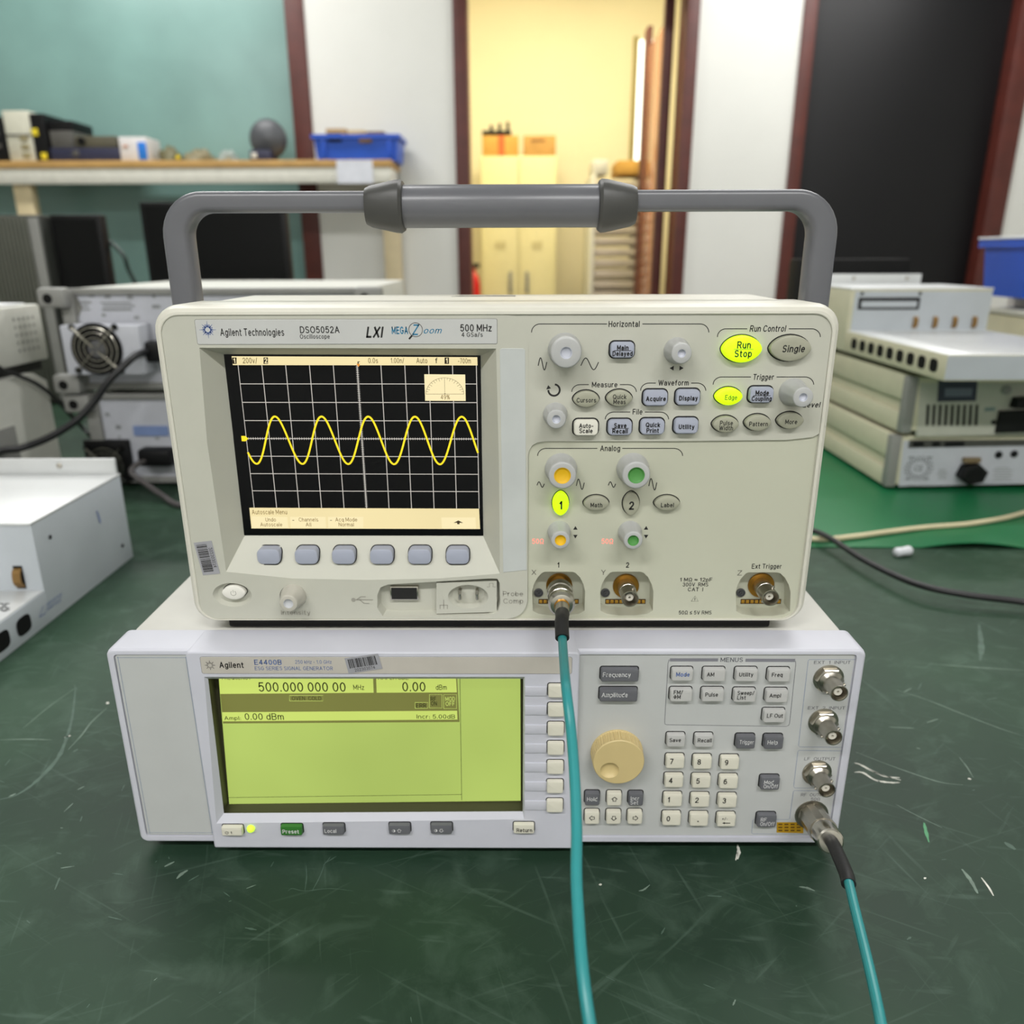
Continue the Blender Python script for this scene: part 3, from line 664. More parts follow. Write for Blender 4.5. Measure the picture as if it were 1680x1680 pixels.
def spark(cx, cz, r, y, mbx, rays=8, dots=True):
    for a in range(rays):
        t_ = 2 * PI * a / rays
        for k in range(1, 7):
            rr_ = r * (.28 + .72 * k / 6) if a % 2 == 0 else r * (.28 + .6 * k / 6)
            d = r * (.10 - .008 * k) * (1.25 if k < 3 else .75)
            mbx.flat(ell(cx + rr_ * math.cos(t_), cz + rr_ * math.sin(t_), d, d, 8), y)
        t_ += PI / rays
        for k in (1, 2): d = r * .085; mbx.flat(ell(cx + r * (.2 + .2 * k) * math.cos(t_), cz + r * (.2 + .2 * k) * math.sin(t_), d, d, 8), y)
spark(*xz(341, 541, YL), 4.1, YL - .28, blue)
def poly(pts, wmm, y, mbx=None): (ink if mbx is None else mbx).ribbon([xz(a, b, y) for a, b in pts], wmm, y)
def bracket(x0, xa, xb, x1, yt, yb, y):
    r = 14
    for e, s_, i in ((x0, 1, xa), (x1, -1, xb)):
        pts = [(e + s_ * (r - r * math.cos(a * PI / 16)), yb - (yb - yt) * math.sin(a * PI / 16)) for a in range(9)] + [(i, yt)]
        poly(pts, .42, y)
yu = YU - .06; yb_ = YB - .06
bracket(872, 996, 1054, 1163, 531.5, 545.5, yu); ft('Horizontal', 1024, 531.5, 8.5, 51, yu, bold=.015)
bracket(938, 966, 1017, 1044, 631, 643, yu); ft('Measure', 992, 631, 8, 42, yu, bold=.012)
bracket(1051, 1076, 1134, 1158, 628.5, 641, yu); ft('Waveform', 1105, 628, 8, 50, yu, bold=.012)
bracket(993, 1034, 1058, 1097, 676, 688, yu); ft('File', 1046, 675.5, 8, 16, yu, bold=.012)
bracket(1177, 1226, 1294, 1346, 539.5, 553, yu); ft('Run Control', 1260, 539, 9, 60, yu, bold=.015, shear=.12)
bracket(1170, 1232, 1274, 1335, 618.5, 631, yu); ft('Trigger', 1253, 618.5, 8.5, 34, yu, bold=.012, shear=.08)
bracket(882, 980, 1021, 1120, 735.7, 748, yb_); ft('Analog', 1001, 735.5, 8.5, 33, yb_, bold=.012)
ft('Level', 1332, 664, 8, 29, yu, bold=.015, shear=.15)
def wave(cx, cy, wpx, hpx, y):
    poly([(cx - wpx / 2 + wpx * i / 24, cy - hpx / 2 * math.sin(2 * PI * (i / 24 * 1.1 - .05))) for i in range(25)], .48, y)
wave(890, 597, 14, 20, yu); wave(967.5, 597, 29, 19, yu); wave(887, 795, 12, 9, yb_); wave(952, 794.5, 13, 17, yb_); wave(1004, 795, 12, 9, yb_); wave(1071, 794.5, 13, 19, yb_)
c = Vector(xz(909, 640, yu)); ink.ribbon([(c.x + 3.0 * math.cos(t_), c.y + 3.0 * math.sin(t_)) for t_ in [1.45 - i * 4.6 / 24 for i in range(25)]], 1.0, yu)
ink.flat([(c.x - 4.1, c.y + .3), (c.x - 1.6, c.y + .9), (c.x - 3.1, c.y + 2.6)], yu)
def tri(px, py, d, y, r=1.45):
    c = xz(px, py, y); ink.flat([(c[0] + r * math.cos(d + k * 2 * PI / 3), c[1] + r * math.sin(d + k * 2 * PI / 3)) for k in range(3)], y)
tri(1103, 604, PI, yu); tri(1117, 604, 0, yu)
for px in (944, 1060): tri(px, 867, PI / 2, yb_); tri(px, 879.5, -PI / 2, yb_)
ft('1', 916, 927, 8, None, yb_, bold=.02); ft('2', 1029.5, 927, 8, None, yb_, bold=.02); ft('Ext Trigger', 1258, 929, 7.5, 49, yb_, bold=.012)
gi = MB(); ft('X', 876, 939, 8, 8, yb_, gi); ft('Y', 990, 939, 8, 8, yb_, gi); ft('Z', 1213.6, 940, 8, 8, yb_, gi); gi.build('axis_lettering', mat('grey_ink', (110, 108, 98), .6), scope, smooth=0, kind='stuff')
ft('1 MΩ ≈ 12pF', 1142, 951, 6, 53, yb_, bold=.012); ft('300V  RMS', 1141, 959, 6, 42, yb_, bold=.012); ft('CAT  I', 1141, 967, 6, 25, yb_, bold=.012); ft('50Ω ≤ 5V RMS', 1140.5, 1005, 6, 54, yb_, bold=.012)
c = xz(1140, 983, yb_); ink.ribbon([(c[0] - 2, c[1] - 1.3), (c[0] + 2, c[1] - 1.3), (c[0], c[1] + 2), (c[0] - 2, c[1] - 1.3)], .22, yb_); ink.ribbon([(c[0], c[1] - .8), (c[0], c[1] + .9)], .35, yb_)
ink.build('lettering', M_INK, scope, smooth=0, kind='stuff'); blue.build('starburst_logo', M_BLUEINK, scope, smooth=0, kind='stuff'); teal.build('logo_lettering', mat('teal_ink', (40, 120, 156), .5), scope, smooth=0, kind='stuff')
rd = MB(); ft('50Ω', 882.5, 888, 8, 19, yb_, rd); ft('50Ω', 996.5, 888, 8, 19, yb_, rd)
rd.build('lit_lettering', glow('red_lit', (255, 132, 112), 1.0, (200, 120, 110)), scope, smooth=0, kind='stuff')
ft('Probe', 841.5, 974, 8, 33, YL - .25, emb, bold=.0); ft('Comp', 842, 986, 8, 33, YL - .25, emb); ft('Intensity', 485, 1005, 7, 48, YL - .25, emb)
def embline(pts, wd=.5): emb.ribbon([xz(a, b, YL - .25) for a, b in pts], wd, YL - .25)
embline([(580, 984), (612, 984)]); embline([(585, 984), (592, 979), (600, 979)]); embline([(590, 984), (597, 990), (606, 990)])
emb.flat(ell(*xz(580, 984, YL), 1.3, 1.3, 12), YL - .26)
emb.build('embossed_lettering', mat('embossed_mark', (150, 148, 138), .6), scope, smooth=0, kind='stuff')

# ---- right-hand faces with sockets' pockets
def pocket_outline(px0, px1, pyt, pyb, y):
    w_ = px1 - px0; m_ = []
    pts = [(px0 + 1, pyb - 6), (px0 + w_ * .12, pyb - 1), (px0 + w_ * .35, pyb + 1.6), (px0 + w_ * .65, pyb + 1.6), (px0 + w_ * .88, pyb - 1), (px1 - 1, pyb - 6), (px1, pyt + 32), (px1 - w_ * .035, pyt + 20), (px1 - w_ * .1, pyt + 9), (px1 - w_ * .18, pyt + 2), (px1 - w_ * .24, pyt), (px0 + w_ * .24, pyt), (px0 + w_ * .18, pyt + 2), (px0 + w_ * .1, pyt + 10), (px0 + w_ * .035, pyt + 20), (px0, pyt + 32)]
    return [xz(a, b, y) for a, b in pts]
PK = [pocket_outline(873, 960, 938, 1008, YB), pocket_outline(984.5, 1072, 938, 1008, YB), pocket_outline(1207, 1297, 939, 1009, YB)]
xl = xz(836, 800, YB)[0]
MB().fill(rr(xl, INN[1], INN[2] - .1, INN[3], (1, 9, 9, 1), 6), PK, YB).build('connector_panel', M_LOWF, scope)
up_out = [xz(a, b, YB) for a, b in [(866, 760), (866, 748), (868, 738), (873, 730), (882, 725), (896, 723), (1100, 723), (1290, 721), (1332, 716.5), (1346, 709), (1354, 698), (1357, 688)]]
ux1 = INN[1] - .2; uz1 = INN[3] - .2
up_out = [(xl, up_out[0][1]), up_out[0]] + up_out[1:-1] + [(ux1, up_out[-1][1])] + [(p[0], p[1]) for p in rr(xl, ux1, 0, uz1, (1, 1, 9, 1), 7)[16:24]] + [(xl, uz1)]
mb = MB(); mb.fill(up_out, [], YU); mb.loft([L(off(up_out, -.45), YB), L(up_out, YU + .3), L(up_out, YU)], False, False)
mb.build('control_panel', M_FACE, scope)
YP = YB + 9.0
BN = [(917.5, 961), (1027, 962), (1249, 960.5)]
for i, pk in enumerate(PK):
    cx = sum(p[0] for p in pk) / len(pk); cz = sum(p[1] for p in pk) / len(pk)
    fl = [(cx + (p[0] - cx) * .96, cz + (p[1] - cz) * .93 + .2) for p in pk]
    pc = MB().loft([L(pk, YB), L(fl, YP)], False, True).build('connector_pocket', M_LOWF, scope, smooth=25)
    bx, bzc = xz(*BN[i], YP - 1)
    # gold contact row
    bar0 = xz(BN[i][0] - 34, 986.5, YP); q = mmpp(1000, 986, YP)
    MB().box(bar0[0], bar0[0] + 66 * q, YP - .3, YP + .1, bar0[1] - 4.2 * q, bar0[1] + 4.2 * q).build('contact_strip', mat('contact_strip_brown', (70, 48, 20), .5), pc)
    for k in range(9):
        x_ = bar0[0] + (k + .5) * 66 * q / 9
        MB().box(x_ - 2.6 * q, x_ + 2.6 * q, YP - .6, YP - .2, bar0[1] - 2.8 * q, bar0[1] + 2.8 * q, .2).build('contact_pad', M_GOLD, pc)
    sx_, sz_ = xz(BN[i][0] - 34 + (0 if i else 0), 972, YP)
    s_ = MB().lathe([(2.7, 0), (2.7, .8), (2.2, .9), (2.0, .3), (1.1, .3), (1.0, 1.0), (.5, 1.0), (.4, .4), (.05, .4)], (sx_, YP, sz_), n=20).build('screw', mat('dark_screw', (96, 96, 98), .35, .6), pc)
    jk = MB().lathe([(7.6, -.2), (7.6, 1.0), (7.2, 1.3), (4.9, 1.3)], (bx, YP, bzc), n=32, cap1=False).build('brass_flange', M_BRASS, scope)
    MB().lathe([(5.0, 0), (5.0, 9), (4.75, 9.2), (4.75, 17.4), (4.85, 18.6), (4.7, 19), (4.25, 19), (4.15, 18.6), (4.1, 11), (2.3, 11)], (bx, YP, bzc), n=32, cap1=False).build('connector_barrel', M_NICKEL if i else M_CHROME, jk)
    MB().lathe([(2.3, 11), (2.3, 16.3), (2.0, 16.6), (.75, 16.6), (.7, 14), (.05, 14)], (bx, YP, bzc), n=20).build('connector_core', mat('dielectric_white', (206, 202, 190), .5), jk)
    for sg in (-1, 1):
        MB().lathe([(.9, 4.4), (.9, 5.7), (.6, 5.9), (.05, 5.9)], (bx, YP - 13.5, bzc), (sg * .5, 0, sg * .86), 10).build('bayonet_lug', M_NICKEL, jk)
BNC1 = xz(*BN[0], YP - 1)

# ---- buttons
def key(root, px, py, wpx, hpx, yp, prot, material, shape='rr', lines=(), lm=M_INK, hl=7.0, lx=0.0, lz=0.0, align='C', bold=.015, name='button', label=None, gap=.75, rad=.28, shear=0, underline=False, dy=9.0, bev=.8, tilt=True, extra=None):
    yf = yp - prot; q = mmpp(px, py, yf); cx, cz = xz(px, py, yf); a, b = wpx * q / 2, hpx * q / 2
    if shape == 'rr': out = rr(cx - a, cx + a, cz - b, cz + b, min(a, b) * 2 * rad, 4)
    elif shape == 'lens': out = lens(cx, cz, a, b)
    else: out = lens(cx, cz, a, b, vertical=True)
    m_ = MB()
    if shape == 'rr' and tilt:
        top = [(p[0], p[1] - (0.9 if p[1] > cz else 0)) for p in off(out, bev * .9)]
        m_.loft([L(out, yp + .5), L(out, yf + bev), L(off(out, bev * .3), yf + bev * .3), L(top, yf)], True, True)
    else:
        c0 = off(out, bev); c1 = [(cx + (p[0] - cx) * .6, cz + (p[1] - cz) * .6) for p in c0]
        m_.loft([L(out, yp + .5), L(out, yf + bev), L(off(out, bev * .35), yf + bev * .3), L(c0, yf), L(c1, yf - .15)], True, True)
    o = m_.build(name, material, root, label=label)
    MB().prism(off(out, -gap), yp + .4, yp - .12).build('key_gap', M_BLACK, o)
    if lines or extra:
        t_ = MB(); n = len(lines); yt_ = yf - .2
        for i, s_ in enumerate(lines):
            zz = cz + lz * q + ((n - 1) / 2 - i) * dy * q; xx = cx + lx * q
            txt(t_, s_, xx, zz, hl * q, yt_, None, align, bold, shear, maxw=(wpx * .84 if align == 'C' else wpx / 2 - lx - wpx * .1) * q)
        if underline: t_.rect(cx + (lx - wpx * (.36 if underline is True else underline)) * q, cx + (lx + wpx * (.36 if underline is True else underline)) * q, cz + (lz - .4) * q, cz + (lz + .4) * q, yt_)
        if extra: extra(t_, cx, cz, q, yt_)
        t_.build('lettering', lm, o, smooth=0, kind='stuff')
    return o
G_LIT = glow('lit_green_key', (200, 252, 0), 1.0, (150, 200, 20), vary=.12, scale=60)
A = dict(yp=YU, prot=3.6)
for px, py, s_, ul in ((1021.5, 574.5, ('Main', 'Delayed'), True), (1076, 653.5, ('Acquire',), False), (1129.5, 652.5, ('Display',), False), (1017.5, 702, ('Save', 'Recall'), True), (1071, 701, ('Quick', 'Print'), False), (1126.5, 699.5, ('Utility',), False), (1250, 648.5, ('Mode', 'Coupling'), True)):
    key(scope, px, py, 39, 25.5, lines=s_, material=M_BLUEG, underline=ul, hl=6.6, dy=9.4, lz=-.6, bold=.03, **A)
key(scope, 961.5, 702.5, 40, 26, lines=('Auto-', 'Scale'), material=M_WHITEK, hl=6.6, dy=8.5, bold=.02, label='white autoscale button', **A)
for px, py, s_ in ((962, 655.5, ('Cursors',)), (1016.5, 654, ('Quick', 'Meas')), (1191.5, 697, ('Pulse', 'Width')), (1244.5, 694.5, ('Pattern',)), (1298, 691, ('More',))):
    key(scope, px, py, 43, 27, lines=s_, material=M_TRANSK, shape='lens', hl=6.6, dy=8.2, lz=-1, bold=.015, gap=.55, **A)
key(scope, 1218, 573, 66, 44, lines=('Run', 'Stop'), material=G_LIT, shape='lens', hl=10, dy=14, lx=2, underline=.24, bold=.02, gap=.5, label='lit green run and stop button', **A)
key(scope, 1298, 572, 68, 42, lines=('Single',), material=M_TRANSK, shape='lens', hl=10, lx=4, bold=.02, shear=.12, gap=.6, **A)
key(scope, 1196.5, 651, 45, 29, lines=('Edge',), material=G_LIT, shape='lens', hl=7, lx=3, lz=-1, bold=.005, gap=.5, label='lit green edge trigger button', **A)
B_ = dict(yp=YB, prot=3.2)
key(scope, 920, 827, 27.5, 41, lines=('1',), material=G_LIT, shape='vlens', hl=12, lz=-2, bold=.03, gap=.4, label='lit green channel one button', **B_)
key(scope, 1036, 827.5, 27, 40, lines=('2',), material=M_TRANSK, shape='vlens', hl=12, lz=-2, bold=.03, gap=.5, **B_)
key(scope, 978.5, 826.5, 42, 25, lines=('Math',), material=M_TRANSK, shape='lens', hl=6.5, lz=-2, bold=.02, gap=.5, **B_)
key(scope, 1095, 826.5, 42, 25, lines=('Label',), material=M_TRANSK, shape='lens', hl=6.5, lz=-2, bold=.02, gap=.5, **B_)
# soft keys on the slope under the screen
zi_ = xz(600, 879, YD)[1]; EDGE = [(371, 938), (480, 949), (600, 951.5), (720, 949), (820, 941)]
def slope_y(z):
    return YL + (z - zo_) / (zi_ - zo_) * (YD - YL)
for k, px in enumerate((440, 502, 563, 625.5, 688, 750.5)):
    ey = [a[1] + (b[1] - a[1]) * (px - a[0]) / (b[0] - a[0]) for a, b in zip(EDGE, EDGE[1:]) if a[0] <= px <= b[0]][0]; zo_ = xz(px, ey, YL)[1]
    yf = YS + 3.0; q = mmpp(px, 914, yf); cx, cz = xz(px, 914, yf); a, b = 18.8 * q, 13 * q
    out = rr(cx - a, cx + a, cz - b, cz + b, 3.0, 4)
    o = MB().loft([[(p[0], slope_y(p[1]) + 1, p[1]) for p in out], L(out, yf + .7), L(off(out, .25), yf + .2), L(off(out, .8), yf)], True, True).build('softkey', M_BLUEG, scope)
    g_ = off(out, -.55); MB().add([(p[0], slope_y(p[1]) - .55, p[1]) for p in g_], [tuple(range(len(g_)))]).build('key_gap', M_BLACK, o)
# ---- knobs
def knob(px, py, rf, rb, length, yp, material=M_KNOB, insert=None, ri=.42, n=12, depth=.045):
    yf = yp - length; q = mmpp(px, py, yf); cx, cz = xz(px, py, yf); r1 = rf * q; r0 = rb * mmpp(px, py, yp)
    def fl(g, t_): return 1 - (depth * (0.5 + 0.5 * math.cos(n * g)) if 2.0 < t_ < length - 1.4 else 0)
    prof = [(r0, -.3), (r0, 1.0), (r0 * .97, 2.0), (r0 * .94, 3.2), (r1 * .55 + r0 * .42, length * .55), (r1 * 1.02, length - 1.6), (r1 * .99, length - .7), (r1 * .94, length - .15), (r1 * .88, length), (r1 * (ri + .04), length)]
    o = MB().lathe(prof, (cx, yp, cz), n=48, flute=fl, cap1=False).build('knob', material, scope, smooth=50)
    rr_ = r1 * ri
    MB().lathe([(rr_ * 1.12, length - .02), (rr_ * 1.0, length - .15), (rr_ * .8, length - .9), (rr_ * .4, length - 1.35), (.05, length - 1.45)], (cx, yp, cz), n=32).build('knob_dimple', insert or mat('knob_dimple_grey', (182, 185, 196), .35), o)
    return o
M_YI = mat('yellow_insert', (226, 180, 26), .4); M_GI = mat('green_insert', (78, 142, 70), .4)
knob(929, 579, 25.5, 27.5, 14, YU, ri=.36, n=24, depth=.015); knob(1118.5, 580, 17.2, 21.5, 13, YU, ri=.36, n=9); knob(912.8, 688, 16.2, 20, 13, YU, ri=.4, n=9); knob(1318, 652, 17, 23, 16, YU, ri=.38, n=9)
knob(922.7, 780.5, 23.2, 26.5, 14, YB, insert=M_YI, ri=.56, n=9, depth=.03); knob(1044, 780, 23.2, 26.5, 14, YB, insert=M_GI, ri=.56, n=9, depth=.03)
knob(919.5, 886.5, 15.8, 19, 14, YB, insert=M_YI, ri=.55, n=9); knob(1039, 887, 15.8, 19.4, 14, YB, insert=M_GI, ri=.55, n=9)
ik = knob(473, 990.5, 15, 20.5, 11, YL, material=mat('beige_knob', (186, 183, 172), .4), insert=mat('knob_dimple_pale', (190, 192, 196), .35), ri=.5, n=9, depth=.03)
cI = xz(481, 979, YL); MB().prism(ell(cI[0] - .6, cI[1] + .2, 7.0, 7.0, 40), YL + .3, YL - .1).build('key_gap', M_BLACK, ik)
# ---- power button in its oval dish
dish = MB().loft([L(power_o, YL), L([(p[0] * .82 + xz(381, 976, YL)[0] * .18, p[1] * .8 + xz(381, 976, YL)[1] * .2) for p in power_o], YL + 2.6)], False, True).build('power_dish', M_FACE, scope)
def pw(t_, cx, cz, q, y):
    t_.ribbon([(cx + 1.5 * math.cos(g), cz + 1.5 * math.sin(g)) for g in [PI / 2 + .6 + i * (2 * PI - 1.2) / 20 for i in range(21)]], .22, y); t_.ribbon([(cx, cz + .4), (cx, cz + 2.0)], .22, y)
key(scope, 383, 973, 39, 25, yp=YL + 2.6, prot=3.4, material=mat('white_power_key', (226, 224, 216), .35), shape='lens', gap=.4, extra=pw, lm=mat('grey_ink', (110, 108, 98), .6), name='power_button', label='white oval power button')
# ---- USB and probe compensation recess
uc = (sum(p[0] for p in usb_o) / len(usb_o), sum(p[1] for p in usb_o) / len(usb_o))
ufl = [(uc[0] + (p[0] - uc[0]) * .965, uc[1] + (p[1] - uc[1]) * .9 + .2) for p in usb_o]
ub = MB().loft([L(usb_o, YL), L(ufl, YL + 6)], False, True).build('port_recess', M_FACE, scope, smooth=25)
ug = [xz(*c, YL + 6) for c in ((644, 980), (685.5, 980), (685.5, 961), (644, 961))]
up = MB(); up.box(ug[0][0] - .8, ug[1][0] + .8, YL + 3.4, YL + 6.2, ug[0][1] - .6, ug[2][1] + .6, .4).build('usb_shell', M_CHROME, ub)
MB().box(ug[0][0], ug[1][0], YL + 3.2, YL + 3.6, ug[0][1] + .1, ug[2][1] - .1).build('usb_port', M_BLACK, ub)
pq = [xz(*c, YL + 1.2) for c in ((716, 1007), (815, 1004), (815, 953.5), (716, 956.5))]
do = ell(*xz(768, 979, YL + 1.2), 11.6, 7.4, 36)
pm = MB(); pm.fill(pq, [do], YL + 1.2); pm.loft([L(pq, YL + 6), L(pq, YL + 1.2)], False, False); pm.build('probe_platform', M_FACE, ub, smooth=25)
dcx, dcz = xz(768, 979, YL + 1.2)
MB().loft([L(do, YL + 1.2), L([(dcx + (p[0] - dcx) * .8, dcz + (p[1] - dcz) * .8) for p in do], YL + 5)], False, True).build('probe_dish', M_FACE, ub)
for px in (755, 783):
    a = at(px, 968, Y=YL + 4.5); MB().tube([(a.x, YL + 5, a.z + .6), (a.x, YL + 1.4, a.z + .5), (a.x, YL + .2, a.z - .6), (a.x, YL + .4, a.z - 3.6), (a.x, YL + 2.2, a.z - 4.6), (a.x, YL + 5, a.z - 4.7)], 1.0, 8).build('probe_loop', M_CHROME, ub)
g2 = MB(); ye = YL + 1.1
for pts in ([(728, 984), (728, 993)], [(721, 993), (735, 993)], [(722, 993), (722, 999)], [(728, 993), (728, 999)], [(734, 993), (734, 999)], [(799, 963), (803, 963), (803, 957), (809, 957), (809, 963), (813, 963)]): g2.ribbon([xz(a, b, ye) for a, b in pts], .45, ye)
g2.build('embossed_symbol', mat('embossed_mark', (150, 148, 138), .6), ub, smooth=0, kind='stuff')
# ---- barcode stickers
def barcode(root, cs, y, vertical, seed):
    # cs: four pixel corners in sticker order: start-bottom, end-bottom, end-top, start-top (u runs across the bars)
    P4 = [Vector(xz(a, b, y)) for a, b in cs]
    def bl(u, v):
        a = P4[0].lerp(P4[1], u); b = P4[3].lerp(P4[2], u); return a.lerp(b, v)
    st = MB().prism([tuple(p) for p in P4], y + .12, y).build('barcode_label', mat('silver_sticker', (160, 160, 166), .4, .1), root)
    rnd = random.Random(seed); m_ = MB(); u = .08
    while u < .9:
        wd = rnd.choice((.008, .012, .02, .03)); a, b, c_, d = bl(u, .32), bl(u + wd, .32), bl(u + wd, .9), bl(u, .9)
        m_.flat([tuple(a), tuple(b), tuple(c_), tuple(d)], y - .05); u += wd + rnd.choice((.008, .012, .02))
    wl = (P4[1] - P4[0]).length; hl_ = (P4[3] - P4[0]).length
    txt(m_, '202303074', 0, 0, .17, y, .6, place=lambda p: (lambda r: (r.x, y - .05, r.y))(bl(.5 + p[0], .17 + p[1])))
    m_.build('barcode', M_INK, st, smooth=0, kind='stuff')
barcode(scope, [(347, 887), (361, 941), (333, 944), (317.5, 890.5)], YL - .2, True, 3)

# ================================================================== SIGNAL GENERATOR
gen = thing('signal_generator', 'pale grey rack-size signal generator with a green lcd under the oscilloscope', 'signal generator', (0, 200, 0))
GZ0, GZ1 = 8.0, 141.0
def gl(d, y, r=5, x0=-213, x1=213, z0=GZ0, z1=GZ1): return L(rr(x0 + d, x1 - d, z0 + d, z1 - d, max(.6, r - d), 5), y)
YR = 1.6                                         # sunken side panels
PXM0, PXM1 = xz(330, 1220, 0)[0], xz(946.5, 1220, 0)[0]      # centre section
lx0, lx1 = -208.5, PXM0 + .5; rx0, rx1 = PXM1 - .5, 207.5
pl_left = rr(lx0, lx1, GZ0 + 5, GZ1 - 3.7, 2, 4); pl_right = rr(rx0, rx1, GZ0 + 5, GZ1 - 3.3, 2, 4)
fr = MB().loft([gl(1.5, 24), gl(0, 23), gl(0, 3), gl(.4, 1.2), gl(1.4, .2), gl(2.2, 0)], True, False)
fr.fill([(p[0], p[2]) for p in gl(2.2, 0)], [pl_left, pl_right, rr(xz(338, 1220, 0)[0], xz(872, 1220, 0)[0], xz(600, 1352, 0)[1], xz(600, 1104, 0)[1], 2, 3)], 0)
fr.loft([L(pl_left, 0), L(pl_left, YR)], False, True); fr.loft([L(pl_right, 0), L(pl_right, YR)], False, True)
fr.build('front_frame', M_GEN, gen)
MB().box(-211, 211, 23.5, 26, GZ0 + 2, GZ1 - 2.6).build('frame_seam', M_GREYCASE, gen)
MB().box(-209, 209, 26, 430, GZ0 + 1, 139.5, 2.5).build('case', M_GENB, gen)
for fx in (-170, 170):
    for fy in (40, 390): MB().box(fx - 20, fx + 20, fy - 12, fy + 12, 0, GZ0 + 2, 2).build('foot', M_DARK, gen)
# blank left plate with its seam line
pin = off(pl_left, 1.0)
MB().prism(off(pl_left, .55), YR + .3, YR - 1.0, .3).build('blank_plate', M_GENP, gen)
sm = MB(); s1 = off(pl_left, 2.0)
sm.loft([L(s1, YR - 1.04), L(off(s1, .28), YR - 1.05)], False, False); sm.build('plate_line', mat('blue_grey_line', (120, 136, 160), .6), gen, smooth=0)
MB().prism(off(pl_right, .55), YR + .3, YR - .5, .2).build('key_panel', M_GENP, gen)
YK = YR - .5
# proud centre section with the display opening
YM = -3.6
mo = rr(PXM0, PXM1, GZ0 - .8, GZ1 + .2, (1.5, 1.5, 2.5, 2.5), 4)
op_o = quad([(355, 1351), (860, 1344), (861, 1110.5), (335, 1110.5)], YM)
op_i = quad([(367.5, 1334), (857.5, 1331), (858.5, 1113.5), (341.5, 1113.5)], YM + 2.6)
mm_ = MB().fill(off(mo, 1.2), [op_o], YM)
mm_.loft([L(mo, 22), L(mo, YM + 1.4), L(off(mo, .4), YM + .4), L(off(mo, 1.2), YM)], False, False)
mm_.build('display_section', M_GEN, gen)
MB().loft([L(op_o, YM), L(op_i, YM + 2.6)], False, False).build('display_bevel', M_GEN, gen, smooth=20)
YLC = 9.0
op_d = [(p[0], p[1]) for p in op_i]
MB().loft([L(op_i, YM + 2.6), L(off(op_d, -1.5), YM + 3.0), L(off(op_d, -1.5), YLC + 1.5)], False, True).build('display_well', mat('dark_olive_well', (62, 60, 44), .5), gen, smooth=20)
G_LCD = glow('lcd_green', (186, 208, 108), .82, (60, 70, 30), vary=.10, scale=9); G_LCDL = glow('lcd_light', (204, 222, 112), .92, (60, 70, 30), vary=.05, scale=9)
G_LCDD = glow('lcd_olive', (126, 128, 66), .8, (50, 50, 24), vary=.12, scale=7); M_LINK = mat('lcd_ink', (54, 58, 22), .6)
lcd = MB().prism([xz(*c, YLC) for c in ((376, 1319), (854.3, 1313.8), (853.7, 1110), (358.5, 1110))], YLC + 1, YLC).build('lcd', G_LCD, gen)
YT = YLC - .15
def lbar(cs): MB().quadpx(cs, YT).build('lcd_bar', G_LCDL, lcd, smooth=0)
MB().quadpx([(366, 1187), (754, 1184.5), (750, 1110), (358.5, 1110)], YT + .06).build('lcd_band', G_LCDD, lcd, smooth=0)
lbar([(361, 1138.5), (613, 1136.5), (612, 1110), (359, 1110)]); lbar([(618, 1136.5), (749.5, 1136), (748, 1110), (617, 1110)]); lbar([(365.5, 1183.5), (750.5, 1180.5), (750, 1166), (364.5, 1168.5)])
lt = MB(); lw_ = MB()
def lcdt(s_, px, py, h, wd, mbx=lt, **k):
    q = mmpp(px, py, YT); c = xz(px, py, YT); txt(mbx, s_, c[0], c[1], h * q, YT - .1, wd * q, **k)
lcdt('500.000 000 00', 495.5, 1127, 15.5, 143); lcdt('MHz', 588.5, 1127.5, 8.5, 18); lcdt('0.00', 679, 1126.5, 15.5, 38); lcdt('dBm', 724, 1127.5, 8.5, 18)
lcdt('FREQUENCY', 388, 1112, 6, 48); lcdt('AMPLITUDE', 645, 1112, 6, 50)
lcdt('OVEN  COLD', 503, 1145.5, 6.5, 48); lcdt('ERR', 691, 1157.5, 7, 17, bold=.01); lcdt('RF', 711, 1146.5, 7, 9, bold=.01); lcdt('ON', 712, 1154, 7, 10, bold=.01)
lcdt('MOD', 738.5, 1146.5, 7, 16, lw_, bold=.01); lcdt('OFF', 738.5, 1154.5, 7, 15, lw_, bold=.01)
lcdt('Ampl:', 381.5, 1178, 6.5, 27); lcdt('0.00 dBm', 433.5, 1175.5, 11, 64); lcdt('Incr: 5.00dB', 715, 1175.5, 7, 63)
def lpoly(pts, mbx=lt, wd=.28): mbx.ribbon([xz(a, b, YT - .1) for a, b in pts], wd, YT - .1)
lpoly([(754.5, 1110), (757.5, 1313)]); lpoly([(375, 1308.5), (757, 1303.5)])
for x0_, x1_, y0_, y1_ in ((475, 530, 1141, 1150), (681, 702, 1152.5, 1162), (704.5, 725, 1139.5, 1161.5), (728, 749, 1139.5, 1162.5)): lpoly([(x0_, y1_), (x0_, y0_), (x1_, y0_), (x1_, y1_), (x0_, y1_)], lw_, .3)
lt.build('lcd_text', M_LINK, lcd, smooth=0, kind='stuff'); lw_.build('lcd_light_text', glow('lcd_lightline', (196, 214, 110), .9, (60, 70, 30)), lcd, smooth=0, kind='stuff')
